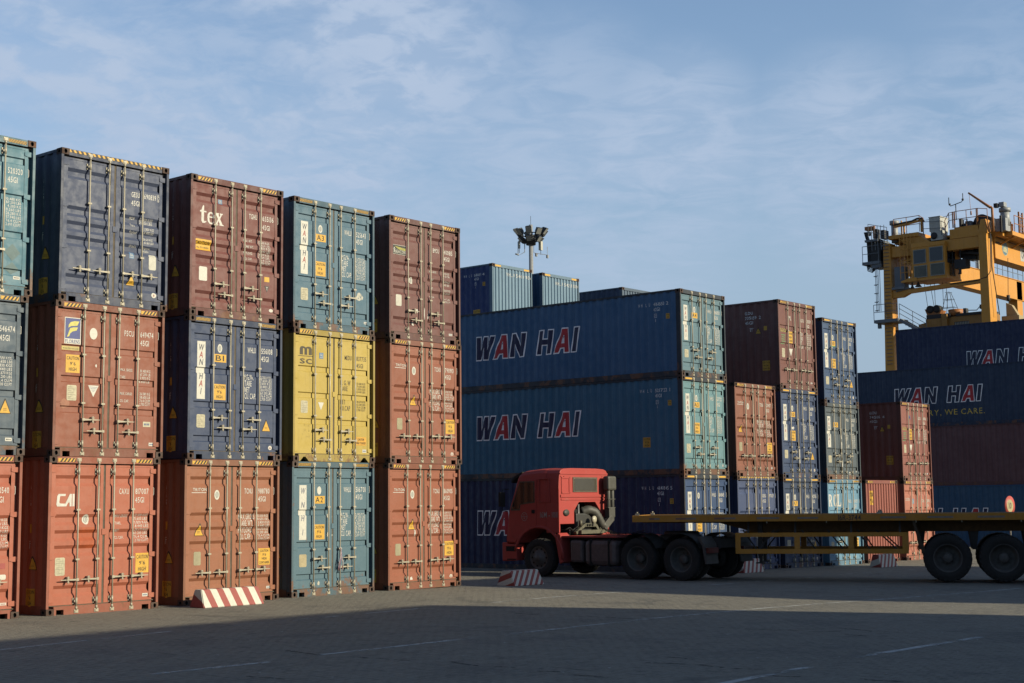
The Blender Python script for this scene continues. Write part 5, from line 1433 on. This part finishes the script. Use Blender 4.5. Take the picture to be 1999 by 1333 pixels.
for xa, xb in ((.0, .62), (1.80, 2.42)):
    mb = MB()
    for yc in (-3.30, -4.65):
        pa = [(yc+.64*math.cos(a_), .56+.64*math.sin(a_)) for a_ in [R(25+130*i/12) for i in range(13)]]
        vs = [(x_, p[0], p[1]) for p in pa for x_ in (xa, xb)]; vs2 = [(x_, yc+(p[0]-yc)*1.03, .56+(p[1]-.56)*1.03) for p in pa for x_ in (xa, xb)]
        mb.add(vs, [(2*i, 2*i+1, 2*i+3, 2*i+2) for i in range(12)]); mb.add(vs2, [(2*i, 2*i+2, 2*i+3, 2*i+1) for i in range(12)])
    mb.prism([(-5.22, 1.15), (-5.36, .95), (-5.42, .45), (-5.38, .45), (-5.30, .90), (-5.18, 1.10)], xa, xb, 'x')
    build(mb, 'rear_mudguard', simple('mudguard_grey', (.07, .072, .07), .6), T)
for xa in (.05, 1.87):
    mb = MB(); mb.box(xa, -5.46, .72, xa+.5, -5.38, .86); build(mb, 'tail_lamp', simple('tail_red', (.12, .02, .02), .4), T)
mb = MB(); mb.lathe([(0, 0), (0, .48), (.06, .48), (.10, .44), (.10, 0)], (1.21, -3.95, 1.16), 'z', 28); mb.box(.85, -4.35, 1.08, 1.57, -3.5, 1.17); build(mb, 'fifth_wheel', CG, T)
# coiled air lines from cab back to the trailer nose
for j, (xx, z0, z1) in enumerate(((1.85, 1.36, 1.30), (2.0, 1.30, 1.26), (1.92, 1.24, 1.22))):
    mb = MB(); p0 = Vector((xx, -.80, z0)); p1 = Vector((.9+.12*j, -3.0, z1)); pts = []
    nc = 34
    for i in range(nc*8+1):
        t_ = i/(nc*8); c_ = p0.lerp(p1, t_); c_.z -= .16*math.sin(math.pi*t_); a = i*math.pi/4
        rr_ = .028*min(1, 8*t_, 8*(1-t_)); pts.append(c_+Vector((rr_*math.cos(a), 0, rr_*math.sin(a))))
    mb.tube(pts, .007, 4); build(mb, 'coiled_air_line', DARK, T)

# ---------------------------------------------------------------- flat trailer
ang = R(25.39)
Tr = thing('flatbed_trailer', 'long empty flatbed trailer with mustard side rail, coupled to the red tractor', 'trailer', (31.55, 22.89, gz(33)), ang)
TY = paint('trailer_mustard', (.30, .135, .012), .15, .6, .3, dirt=.5)
TD = simple('trailer_underframe', (.075, .045, .02), .8, var=.4)
DK = 1.70; LT = 12.6
mb = MB(); mb.box(0, -LT, DK-.175, .07, 0, DK); mb.box(2.42, -LT, DK-.175, 2.49, 0, DK); mb.box(.07, -.07, DK-.175, 2.42, 0, DK); mb.box(.07, -LT, DK-.175, 2.42, -LT+.07, DK)
rail = build(mb, 'side_rail', TY, Tr, .004)
mb = MB(); mb.box(.07, -LT+.07, DK-.05, 2.42, -.07, DK-.012); build(mb, 'deck', TD, Tr)
mb = MB()
for x_ in (.72, 1.62):
    mb.prism([(-.15, DK-.05), (-.15, DK-.20), (-2.2, DK-.22), (-3.1, DK-.46), (-LT+.3, DK-.46), (-LT+.3, DK-.05)], x_, x_+.14, 'x')
for i in range(12): mb.box(.07, -.9-1.0*i, DK-.17, 2.42, -.98-1.0*i, DK-.05)
build(mb, 'underframe', simple('underframe_brown', (.16, .085, .025), .8, var=.4), Tr)
# reflective tape strips on the near rail
cols_t = [simple('pink_tape', (.26, .14, .10), .6), simple('silver_tape', (.30, .24, .19), .5)]
us = [(-.45, -.73), (-1.15, -1.68), (-2.15, -2.70), (-3.25, -3.82), (-4.28, -4.80), (-6.34, -6.96), (-7.48, -8.10), (-8.68, -9.32), (-10.0, -10.6), (-11.2, -11.8)]
for i, (a, b) in enumerate(us):
    f = Flat()
    if i < 3: f.rect(-a, DK-.115, -(a+b)/2, DK-.068, 0); f.rect(-(a+b)/2, DK-.115, -b, DK-.068, 1)
    else: f.rect(-a, DK-.115, -b, DK-.068, 1)
    f.build('reflector_tape', XPlane(0), cols_t, rail)
f = Flat(); f.text('16R-3744', 5.30, DK-.160, .135, 0, 0, fit=.56, gap=.08); f.build('number_lettering', XPlane(0), [simple('rail_ink', (.05, .045, .05), .6)], rail)
# side guard frame
def guard(x0, x1):
    mb = MB(); zb, zt_ = .70, 1.235; ya, yb = -2.68, -7.0
    mb.box(x0, yb, zt_-.105, x1, ya, zt_); mb.box(x0, yb, zb, x1, ya, zb+.12)
    for (a, b) in ((ya-.13, ya), (-4.32, -4.18), (-5.66, -5.52), (yb, yb+.15)): mb.box(x0+.001, a, zb+.12, x1-.001, b, zt_-.105)
    build(mb, 'side_guard', TY, Tr, .004)
    mb = MB()
    for (a, b) in ((-2.85, -3.25), (-3.25, -3.65), (-4.35, -4.75), (-5.0, -5.45), (-5.75, -6.1), (-6.2, -6.8)):
        mb.bar((x0+.3, a, 1.3 if a < -4 or a > -3 else .8), (x0+.3, b, .72 if a < -4 or a > -3 else 1.3), .035)
    for a in (-3.0, -4.2, -5.6, -6.8): mb.bar((x0+.3, a, DK-.17), (x0+.1, a, 1.2), .05)
    build(mb, 'guard_brace', CG, Tr)
guard(.04, .10); guard(2.39, 2.45)
for x_ in (.62, 1.78):
    mb = MB(); mb.box(x_, -3.32, .62, x_+.12, -3.20, DK-.1); mb.box(x_+.02, -3.30, .46, x_+.10, -3.22, .64); mb.box(x_-.06, -3.38, .43, x_+.18, -3.14, .46); mb.bar((x_+.05, -3.26, 1.0), (x_+.05, -3.75, 1.3), .04)
    build(mb, 'landing_leg', CG, Tr)
for y_ in (-7.93, -9.26, -10.59):
    for x_, s_ in ((.16, -1), (.53, -1), (2.33, 1), (1.96, 1)): wheel(Tr, x_, y_, .59, .31, s_)
mb = MB()
for y_ in (-7.93, -9.26, -10.59):
    mb.tube([(.2, y_, .59), (2.3, y_, .59)], .075, 10)
    for x_ in (.80, 1.60): mb.box(x_, y_-.55, .72, x_+.09, y_+.55, .80); mb.box(x_, y_-.08, .60, x_+.09, y_+.08, .74)
for y_ in (-7.3, -8.6, -9.9, -11.2):
    for x_ in (.80, 1.60): mb.prism([(y_-.12, DK-.44), (y_+.12, DK-.44), (y_+.05, .78), (y_-.05, .78)], x_, x_+.08, 'x')
build(mb, 'axle_group', CG, Tr)
for x_ in (.04, 1.83):
    mb = MB(); mb.prism([(-7.10, DK-.18), (-7.16, DK-.18), (-7.42, .72), (-7.32, .70)], x_, x_+.62, 'x'); build(mb, 'mud_flap', TD, Tr)
for y_ in (-.12, -6.3, -12.4):
    for x_ in (.03, 2.40):
        mb = MB(); mb.box(x_, y_-.05, DK, x_+.06, y_+.05, DK+.05); mb.tube([(x_+.03, y_, DK+.05), (x_+.03, y_, DK+.09)], .022, 8); build(mb, 'twist_lock', ZINC, Tr)
for y_ in (-1.6, -3.5, -5.0, -7.2, -8.3, -9.7):
    mb = MB(); mb.box(.03, y_-.012, DK-.225, .05, y_+.012, DK-.17); build(mb, 'rope_hook', ZINC, Tr)

# ---------------------------------------------------------------- rubber-tyred gantry crane behind the right-hand wall
CX, CY, CZ = 93.2, 42.0, -.3
K = thing('gantry_crane', 'yellow gantry crane with glazed operator cab above the right-hand containers', 'crane', (CX, CY, CZ))
KY = paint('crane_yellow', (.38, .170, .020), .22, .5, .25, dirt=.4)
KG = paint('crane_grey', (.09, .10, .115), .15, .6)
KD = simple('crane_dark', (.035, .035, .038), .7)
KO = simple('crane_orange', (.50, .19, .05), .6)
KW = simple('crane_white', (.62, .61, .55), .5)
def kb(mb, name, m, par=K, bevel=0):
    mb.v = [(x-CX, y-CY, z-CZ) for x, y, z in mb.v]
    return build(mb, name, m, par, bevel)
def rails(mb, pts, h, posts=4, r=.03, mid=1, mat=0, pr=None):
    """handrail along pts at floor height, posts between"""
    P = [Vector(p) for p in pts]
    for k_ in range(1, mid+2):
        mb.tube([p+Vector((0, 0, h*k_/(mid+1))) for p in P], r, 5, mat)
    for a, b in zip(P, P[1:]):
        n = max(1, int(round((b-a).length/1.05)))
        for i in range(n+1):
            q = a.lerp(b, i/n); mb.tube([q, q+Vector((0, 0, h))], pr or r, 5, mat)
# portal legs
mb = MB(); mb.prism([(45.20, 0), (45.98, 0), (45.90, 11), (45.72, 19.6), (45.20, 19.6)], 93.2, 94.05, 'x'); lg = kb(mb, 'leg', KY, K, .02)
mb = MB(); mb.prism([(38.20, 0), (38.93, 0), (38.90, 13.4), (38.88, 19.45), (38.33, 19.45)], 93.2, 94.3, 'x'); lg2 = kb(mb, 'leg', KY, K, .02)
for y0, y1 in ((38.2, 38.9), (45.2, 45.95)):
    mb = MB(); mb.box(115.6, y0, 0, 116.7, y1, 19.4); kb(mb, 'leg', KY, K, .02)
for x0 in (93.1, 115.5):
    mb = MB(); mb.box(x0, 36.6, 1.3, x0+1.2, 47.4, 2.3); kb(mb, 'sill_beam', KY)
    for y_ in (37.0, 38.6, 45.4, 47.0):
        mb = MB(); mb.lathe([(-.3, 0), (-.3, .6), (-.25, .8), (.25, .8), (.3, .6), (.3, 0)], (x0+.6, y_, .55), 'x', 24); kb(mb, 'wheel', TYRE)
mb = MB(); mb.prism([(38.38, 20.42), (38.72, 20.42), (38.95, 19.45), (38.28, 19.45)], 93.3, 94.3, 'x'); kb(mb, 'leg_cap', KY, K, .02)
mb = MB()
for q in ((38.30, .0), (38.22, .12)): mb.bar((93.25+q[1], q[0]+.08, 20.38), (93.25+q[1], q[0]-.12, 19.5), .05)
kb(mb, 'hose_guard', KO)
# main girders along the span
for nm, y0, y1 in (('g', 38.20, 39.05), ('h', 45.20, 46.0)):
    mb = MB()
    x0 = 94.3 if nm == 'g' else 94.05
    mb.box(x0, y0, 17.9, 117.2, y1, 19.45); mb.box(x0, y0-.06, 19.45, 117.2, y1+.06, 19.50)
    mb.box(x0, y0-.05, 17.85, 117.2, y1+.05, 17.9)
    kb(mb, 'main_girder', KY, K, .01)
# cross beams between the legs
mb = MB(); mb.box(93.35, 38.9, 18.6, 94.1, 45.2, 19.35); mb.box(93.3, 38.9, 19.35, 95.4, 40.9, 20.0); mb.box(93.2, 43.1, 19.85, 95.2, 45.3, 20.12)
mb.prism([(43.0, 19.85), (42.3, 19.35), (42.3, 19.1), (43.8, 19.1), (44.6, 19.85)], 93.3, 94.2, 'x'); kb(mb, 'cross_beam', KY, K, .01)
mb = MB(); mb.prism([(45.2, 16.45), (44.5, 16.45), (44.0, 16.28), (38.9, 16.44), (38.9, 16.20), (44.0, 16.00), (44.5, 15.78), (45.2, 15.78)], 93.3, 93.75, 'x'); kb(mb, 'tie_beam', KY)
mb = MB(); mb.tube([(93.2, 38.05, 19.45), (93.18, 38.1, 16.9), (93.18, 38.4, 16.5), (93.25, 39.2, 16.35), (93.25, 41.0, 16.3)], .03, 6); mb.tube([(93.6, 38.15, 19.4), (93.5, 38.15, 17.2), (93.9, 37.95, 14.0)], .03, 6); kb(mb, 'cable', KD)
# trolley with machinery
mb = MB(); mb.box(93.4, 38.9, 19.9, 97.6, 40.6, 20.12); mb.box(93.9, 40.6, 19.6, 97.6, 45.2, 19.75); tr_ = kb(mb, 'trolley_deck', KY, K, .01)
mb = MB(); mb.box(94.5, 39.1, 19.2, 97.4, 44.8, 19.6); mb.box(95, 39.3, 18.3, 97, 41.0, 19.2); mb.box(94.4, 39.6, 18.0, 94.7, 40.5, 18.3); mb.tube([(94.2, 39.0, 18.2), (94.2, 40.6, 18.75)], .12, 8); mb.bar((94.1, 39.0, 18.25), (94.1, 40.4, 18.45), .3, .12)
for i in range(6): mb.bar((94.2, 39.1+.3*i, 18.4), (94.2, 39.1+.3*i, 19.3), .08)
kb(mb, 'trolley_frame', KD)
mb = MB(); mb.lathe([(-1.0, 0), (-1.0, .55), (1.0, .55), (1.0, 0)], (95.0, 38.95, 20.35), 'x', 20); mb.box(94.1, 39.4, 20.12, 94.8, 40.3, 20.45); mb.box(94.0, 40.35, 20.12, 94.4, 40.5, 20.8); kb(mb, 'hoist_drum', KD)
mb = MB(); mb.box(93.7, 39.55, 20.15, 94.2, 39.95, 20.5); mb.tube([(93.6, 40.0, 20.2), (93.6, 40.0, 20.6), (93.6, 39.75, 20.62), (93.6, 39.75, 20.2)], .03, 6); kb(mb, 'motor_housing', KG)
mb = MB()
rails(mb, [(93.35, 40.5, 20.12), (93.35, 38.9, 20.12), (93.35, 38.25, 20.0)], 1.08, r=.025, mid=1); kb(mb, 'handrail', KO)
mb = MB(); rails(mb, [(93.3, 41.2, 19.6), (93.3, 40.9, 20.1), (93.3, 40.5, 20.12)], 1.05, r=.025, mid=1)
for y_ in (40.62, 40.50, 38.95): mb.box(93.30, y_, 20.1, 93.38, y_+.06, 21.2)
kb(mb, 'handrail', KO)
mb = MB(); mb.bar((93.4, 42.9, 20.12), (93.4, 42.9, 20.98), .14); mb.bar((93.4, 44.9, 20.72), (93.4, 42.85, 20.95), .16, .14); mb.bar((93.4, 44.2, 20.1), (93.4, 44.2, 20.75), .1); mb.box(93.35, 44.35, 20.1, 93.45, 44.42, 21.1); kb(mb, 'cable_frame', KY)
mb = MB(); mb.tube([(93.35, 45.0, 20.85), (93.35, 44.2, 20.92), (93.35, 43.6, 20.95), (93.35, 43.2, 21.08), (93.35, 42.8, 21.05), (93.35, 42.72, 20.8)], .07, 8); mb.tube([(93.4, 42.6, 20.9), (93.4, 42.0, 20.9), (93.4, 41.3, 20.95), (93.4, 40.6, 21.05)], .015, 5); kb(mb, 'power_cable', KD)
mb = MB(); rails(mb, [(93.25, 44.9, 20.12), (93.25, 43.0, 20.14), (93.25, 42.72, 19.9)], 1.12, r=.025, mid=1); kb(mb, 'handrail', KO)
mb = MB(); rails(mb, [(93.15, 42.7, 19.8), (93.15, 41.4, 19.7), (93.15, 41.1, 19.5)], .95, r=.022, mid=1); kb(mb, 'handrail', KG)
# exhaust stacks
mb = MB(); mb.tube([(93.9, 45.15, 19.7), (93.9, 45.15, 21.05)], .23, 16); mb.tube([(93.9, 45.15, 20.98), (93.9, 45.15, 21.24)], .33, 16); kb(mb, 'exhaust_stack', simple('stack_galvanised', (.40, .42, .43), .5))
mb = MB(); mb.tube([(94.6, 37.55, 20.0), (94.6, 37.55, 21.05)], .30, 16); mb.tube([(94.6, 37.55, 20.95), (94.6, 37.55, 21.2)], .38, 16); mb.box(94.1, 37.4, 21.25, 94.6, 37.75, 21.55); mb.box(94.0, 37.3, 19.6, 94.9, 38.0, 20.45); kb(mb, 'exhaust_stack', simple('stack_galvanised', (.40, .42, .43), .5))
mb = MB(); mb.box(93.9, 37.78, 21.2, 94.2, 38.02, 21.48); mb.box(93.8, 37.5, 19.5, 93.95, 37.62, 20.6); kb(mb, 'control_box', KD)
# service jib
mb = MB(); mb.tube([(93.3, 37.88, 19.5), (93.3, 37.88, 21.05), (93.3, 37.98, 21.15)], .09, 8); mb.tube([(93.3, 37.98, 21.12), (93.3, 38.2, 21.28), (93.3, 39.46, 22.32)], [.10, .09, .06], 8); mb.tube([(93.3, 39.42, 22.34), (93.3, 39.36, 21.3), (93.3, 39.34, 20.9)], .012, 5); mb.tube([(93.3, 39.34, 21.05), (93.3, 39.34, 20.8)], .05, 6); kb(mb, 'service_jib', KO)
mb = MB(); mb.tube([(93.3, 40.38, 20.6), (93.3, 40.38, 21.68)], .03, 6); mb.tube([(93.3, 40.85, 22.2), (93.3, 40.85, 21.75), (93.3, 40.75, 21.60), (93.3, 40.38, 21.68), (93.3, 39.95, 21.78), (93.3, 39.86, 21.92), (93.3, 39.86, 22.35)], .028, 6); mb.tube([(93.3, 40.85, 21.72), (93.3, 40.75, 21.72)], .07, 8); mb.tube([(93.3, 39.92, 21.92), (93.3, 39.82, 21.92)], .08, 8); kb(mb, 'anemometer', KD)
# cabinets and air conditioning
mb = MB(); mb.box(93.35, 41.55, 20.05, 94.6, 42.35, 21.0); mb.box(93.32, 41.52, 21.0, 94.62, 42.38, 21.06); kb(mb, 'white_cabinet', KW, K, .01)
mb = MB(); mb.box(93.3, 41.38, 19.40, 94.1, 42.25, 20.05); ac = kb(mb, 'air_conditioner', KW, K, .02)
mb = MB(); mb.lathe([(0, 0), (0, .24), (-.02, .24), (-.02, 0)], (93.29, 42.0, 19.72), 'x', 20); kb(mb, 'fan_grille', KD)
# operator cab
mb = MB(); mb.prism([(41.14, 16.86), (41.14, 19.26), (43.56, 19.36), (43.56, 16.86)], 93.0, 95.4, 'x'); mb.box(92.97, 41.10, 19.0, 95.45, 43.6, 19.08); oc = kb(mb, 'operator_cab', KY, K, .03)
def kwin(y0, y1, z0, z1, m, nm='cab_window'):
    fr = MB(); t_ = .05
    fr.box(92.965, y0, z0, 92.995, y1, z0+t_); fr.box(92.965, y0, z1-t_, 92.995, y1, z1); fr.box(92.965, y0, z0+t_, 92.995, y0+t_, z1-t_); fr.box(92.965, y1-t_, z0+t_, 92.995, y1, z1-t_)
    w_ = kb(fr, 'window', simple('window_alloy', (.35, .33, .28), .5), K)
    p = MB(); p.box(92.972, y0+t_, z0+t_, 92.990, y1-t_, z1-t_); kb(p, 'pane', m, K).parent = w_
kg1 = simple('crane_glass', (.030, .040, .060), .10, var=.3, scale=1.2); kg2 = simple('crane_glass_warm', (.075, .072, .045), .12, var=.7, scale=1.4)
kwin(42.50, 43.42, 17.88, 18.86, kg1); kwin(41.28, 42.26, 17.92, 18.92, kg1); kwin(42.45, 43.40, 16.93, 17.76, kg2); kwin(41.20, 42.22, 16.95, 17.80, kg2)
mb = MB(); mb.box(93.3, 41.11, 17.8, 94.5, 41.135, 18.9); kb(mb, 'side_window', kg1, oc).location = (0, 0, 0)
mb = MB(); mb.box(93.6, 41.08, 16.95, 94.4, 41.13, 17.75); kb(mb, 'side_window', kg2, oc)
mb = MB(); mb.prism([(43.6, 17.0), (44.35, 16.80), (44.35, 16.70), (43.2, 16.72), (43.2, 16.95)], 92.9, 94.6, 'x'); mb.box(92.95, 41.1, 16.74, 95.4, 43.6, 16.86); kb(mb, 'cab_platform', KY)
mb = MB()
for y_ in (40.35, 40.9): mb.box(93.6, y_-.03, 17.0, 93.66, y_+.03, 18.6)
mb.box(93.5, 39.95, 17.35, 94.2, 40.75, 17.95); kb(mb, 'speaker_box', KD)
for (y_, z_, r_, h_) in ((43.72, 16.45, .16, .34), (43.28, 16.52, .24, .32), (40.3, 17.05, .13, .28)):
    mb = MB(); mb.lathe([(h_/2+.1, .03), (h_/2, .05), (0, r_*.45), (-h_/2, r_), (-h_/2, 0)], (93.3, y_, z_), 'z', 14); kb(mb, 'floodlight', KD)
# ladders and posts left of the cab
mb = MB()
for y_ in (44.42, 44.1, 43.86, 43.62):
    mb.tube([(93.05, y_, 16.95), (93.05, y_, 20.1)], .028, 5)
for i in range(8):
    mb.tube([(93.05, 43.62, 17.1+.4*i), (93.05, 43.86, 17.1+.4*i)], .016, 4)
for z_ in (17.4, 18.2, 19.0, 19.6): mb.tube([(93.05, 44.42, z_), (93.05, 43.62, z_+.03)], .022, 5)
mb.tube([(93.4, 43.9, 17.0), (93.5, 43.7, 18.2), (93.4, 43.6, 19.6)], .04, 5); mb.box(93.5, 43.7, 18.1, 94.4, 44.5, 18.18); mb.box(93.9, 43.9, 18.3, 94.5, 44.4, 19.0)
kb(mb, 'ladder', KY)
mb = MB(); mb.box(93.3, 44.25, 16.4, 93.9, 45.0, 17.9); mb.box(93.0, 44.2, 16.3, 94.0, 45.1, 16.45); mb.bar((93.3, 44.9, 16.2), (93.3, 43.95, 16.33), .2, .1); kb(mb, 'lower_cabinet', KG)
# grey service platforms outside the far leg
mb = MB(); mb.box(93.0, 45.95, 18.25, 94.8, 47.25, 18.45); mb.box(93.0, 46.0, 19.85, 94.8, 47.0, 20.0); mb.box(93.1, 45.9, 18.0, 94.4, 46.6, 18.25); kb(mb, 'service_platform', KG)
mb = MB(); rails(mb, [(93.0, 47.2, 18.45), (93.0, 46.0, 18.45)], 1.1, r=.022, mid=1); rails(mb, [(93.0, 46.7, 20.0), (93.0, 45.3, 19.6)], 1.1, r=.022, mid=1)
for y_ in (45.5, 45.75, 46.0, 46.2, 46.45): mb.tube([(92.98, y_, 19.2), (92.98, y_, 20.9)], .022, 5)
for i in range(4): mb.tube([(92.98, 45.2, 19.45+.3*i), (92.98, 45.75, 19.45+.3*i)], .018, 4)
kb(mb, 'handrail', KG)
mb = MB(); mb.box(93.3, 46.0, 18.45, 94.4, 46.95, 19.75); mb.box(93.5, 46.3, 19.95, 94.0, 46.5, 20.8); mb.box(93.2, 45.6, 20.0, 93.9, 45.9, 20.6); kb(mb, 'switch_cabinet', KD, K, .01)
mb = MB(); mb.box(93.3, 46.55, 20.75, 93.8, 47.12, 21.0); mb.box(93.3, 46.4, 20.1, 93.5, 46.5, 21.0); kb(mb, 'reel_bracket', KO)
mb = MB(); mb.lathe([(-.12, 0), (-.12, .16), (.12, .16), (.12, 0)], (93.4, 46.85, 20.5), 'x', 14); kb(mb, 'lamp', KW)
mb = MB()
for k_ in range(5): mb.tube([(93.2, 47.12-.05*k_, 20.6), (93.3, 46.98-.06*k_, 19.9), (93.3, 46.95-.05*k_, 19.1), (93.3, 46.95-.05*k_, 18.5)], .03, 5)
for k_ in range(4): mb.tube([(93.2, 46.98-.07*k_, 18.25), (93.2, 46.93-.07*k_, 17.85+.07*k_), (93.2, 46.6, 17.70+.08*k_), (93.2, 46.25, 17.95+.05*k_), (93.2, 45.9, 18.05)], .035, 6)
kb(mb, 'trailing_cable', KD)
# caged ladder and landing with stairs
mb = MB()
for y_ in (46.32, 46.22, 46.12, 46.0): mb.tube([(93.1, y_, 14.9), (93.1, y_, 18.1)], .022, 5)
for i in range(6): mb.tube([(92.8, 46.0, 14.95+.6*i), (92.7, 46.2, 14.93+.6*i), (92.9, 46.36, 14.95+.6*i), (93.2, 46.3, 14.95+.6*i)], .022, 5)
kb(mb, 'caged_ladder', KG)
mb = MB()
for i in range(34): mb.box(93.13, 45.3, 11.2+.25*i, 93.19, 45.72, 11.225+.25*i)
kb(mb, 'leg_rungs', KG, lg)
mb = MB(); mb.box(92.6, 44.55, 14.05, 94.2, 46.32, 14.26); mb.bar((93, 46.1, 13.7), (93, 46.1, 14.1), .2)
mb.bar((92.8, 44.5, 14.15), (92.8, 42.5, 12.9), .06, .2); mb.bar((93.5, 44.5, 14.15), (93.5, 42.5, 12.9), .06, .2)
for i in range(9): mb.box(92.8, 44.35-.22*i, 14.02-.14*i, 93.5, 44.55-.22*i, 14.05-.14*i)
kb(mb, 'landing_stairs', KG)
mb = MB(); rails(mb, [(92.6, 46.3, 14.26), (92.6, 45.4, 14.26), (92.6, 44.6, 14.26)], 1.05, r=.022, mid=1); rails(mb, [(92.8, 44.5, 14.26), (92.8, 42.6, 13.05)], 1.0, r=.022, mid=2); kb(mb, 'handrail', KG)
# hoist ropes, head block, spreader
mb = MB()
for (y0, y1) in ((43.62, 43.42), (43.2, 42.95), (42.9, 42.88), (42.30, 42.30), (42.05, 42.02)): mb.tube([(95, y0, 16.75), (95, y1, 14.9)], .018, 5)
kb(mb, 'hoist_rope', KD)
mb = MB(); mb.prism([(43.50, 14.95), (42.30, 14.80), (42.45, 14.45), (42.95, 14.30), (43.2, 14.1), (43.35, 14.55)], 94.6, 95.4, 'x'); kb(mb, 'head_block', KO)
mb = MB()
mb.box(94.4, 41.6, 14.2, 95.6, 43.3, 14.5); kb(mb, 'sheave_frame', KD)
for y_ in (43.1, 42.62):
    mb = MB(); mb.lathe([(-.25, 0), (-.25, .27), (.25, .27), (.25, 0)], (94.8, y_, 14.9), 'x', 18); kb(mb, 'sheave', KD)
mb = MB()
for (y0, y1) in ((42.05, 42.5), (41.75, 41.15), (41.95, 42.1), (41.82, 41.55)): mb.tube([(95, y0, 16.0), (95, y1, 14.5)], .018, 5)
for z_, w_ in ((16.0, .2), (15.5, .42), (14.95, .60)): mb.tube([(94.8, 41.9-w_*.8, z_), (94.8, 41.9+w_*.8, z_)], .016, 5); mb.tube([(95.2, 41.9-w_*.8, z_), (95.2, 41.9+w_*.8, z_)], .016, 5)
kb(mb, 'cable_basket_frame', KD)
mb = MB(); mb.lathe([(0, 0), (0, .45), (.42, .50), (.42, 0)], (95, 41.45, 14.35), 'z', 20); kb(mb, 'cable_basket', KO)
mb = MB(); mb.box(94.5, 38.6, 13.1, 95.6, 42.2, 14.25); mb.box(94.3, 42.2, 12.9, 95.8, 43.3, 14.2); mb.prism([(43.3, 14.0), (43.9, 13.9), (43.9, 13.2), (43.3, 13.1)], 94.4, 95.6, 'x'); mb.box(94.2, 41.75, 13.2, 94.6, 42.15, 14.45); kb(mb, 'spreader', paint('spreader_yellow', (.20, .10, .02), .3, dirt=.6), K, .02)
mb = MB(); mb.box(94.4, 38.7, 14.25, 95.6, 41.2, 14.42); mb.box(94.5, 40.5, 14.42, 94.9, 40.7, 14.75); mb.tube([(94.6, 40.4, 14.6), (94.6, 39.8, 14.55), (94.6, 39.5, 14.85), (94.6, 39.3, 14.9)], .03, 5); mb.box(94.4, 39.0, 14.6, 95.2, 39.5, 14.88); kb(mb, 'spreader_machinery', KD)
f = Flat()
f.rect(-41.35, 13.60, -40.3, 13.88, 0, 0)
for i in range(9): f.rect(-41.3+.115*i, 13.64, -41.23+.115*i, 13.84, 1, 1)
class XP2:
    ub = (); vb = ()
    def map(s, u, v, o): return (94.49-o-CX, -u-CY, v-CZ)
f.build('name_plate', XP2(), [KD, simple('plate_grey_mark', (.35, .33, .28))], K)

mb = MB(); mb.box(94.8, 37.0, 13.2, 95.6, 38.2, 14.0); mb.prism([(37.9, 14.0), (37.1, 14.0), (37.5, 14.7), (37.9, 14.9)], 94.9, 95.3, 'x'); mb.box(95.0, 36.2, 13.2, 95.5, 37.0, 13.5); kb(mb, 'spreader_end', paint('spreader_pale', (.24, .18, .09), .2), K, .03)
mb = MB(); mb.tube([(95.0, 37.7, 14.8), (95.0, 37.75, 15.4), (95.0, 37.65, 17.9)], .02, 5); mb.tube([(95, 37.75, 15.0), (95, 37.75, 15.4)], .12, 8); kb(mb, 'hoist_rope', KD)
# walkway along the near girder
mb = MB(); mb.box(94.6, 37.1, 19.35, 106, 38.2, 19.62); mb.box(94.2, 37.6, 19.3, 95.4, 38.3, 19.72)
for i in range(6): mb.bar((95.2+2*i, 38.2, 18.9), (95.2+2*i, 37.2, 19.35), .1)
kb(mb, 'walkway', KY)
mb = MB(); rails(mb, [(95.0, 37.1, 19.62), (106, 37.1, 19.62)], 1.1, r=.028, mid=1)
for i in range(7): mb.tube([(95.9, 37.15, 19.7+.2*i), (96.5, 37.15, 19.7+.2*i)], .02, 4)
for q in (95.9, 96.5): mb.box(q, 37.1, 19.62, q+.07, 37.2, 21.1)
mb.box(94.8, 37.3, 19.62, 95.0, 37.9, 20.3); mb.box(95.2, 37.3, 19.62, 95.3, 37.9, 20.2)
kb(mb, 'handrail', KO)
mb = MB(); mb.box(99.0, 37.2, 19.62, 100.5, 37.9, 20.4); mb.box(97.5, 37.3, 19.62, 98.5, 38.0, 19.95); kb(mb, 'equipment_box', KG)
mb = MB(); mb.box(94.4, 38.12, 18.9, 94.9, 38.19, 19.0); mb.tube([(94.3, 38.1, 19.3), (97, 38.1, 19.2), (100, 38.1, 19.25), (104, 38.1, 19.2)], .03, 5); kb(mb, 'girder_cable', KD)
mb = MB(); rails(mb, [(94.2, 45.2, 19.5), (117, 45.2, 19.5)], 1.0, r=.025, mid=1); kb(mb, 'handrail', KG)
mb = MB(); mb.box(108.0, 45.1, 19.5, 108.6, 45.3, 20.5); kb(mb, 'control_box', KW)
# emblem and sign board on the near girder
class YP:
    ub = (); vb = ()
    def map(s, u, v, o): return (u-CX, 38.20-.005-o-CY, v-CZ)
f = Flat(); f.ellipse(95.95, 18.72, .50, .50, 1, 0, 32); f.ellipse(95.95, 18.72, .45, .45, 0, 1, 32)
f.poly([(95.62,18.5),(96.25,18.42),(96.3,18.72),(96.1,18.78),(95.7,18.8)], 1, 2); f.ellipse(95.75, 18.92, .08, .08, 1, 2, 12); f.rect(95.98, 18.8, 96.06, 19.02, 1, 2); f.rect(96.12, 18.78, 96.20, 18.98, 1, 2)
f.build('round_emblem', YP(), [simple('emblem_blue', (.10, .22, .30), .5), simple('emblem_cream', (.55, .52, .32), .5)], K)
f = Flat(); f.rect(98.6, 18.2, 101.4, 19.1, 0, 0); f.text('QM', 98.75, 18.45, .40, 1, 1, w=.8)
f.build('sign_board', YP(), [KW, NAVYM], K)
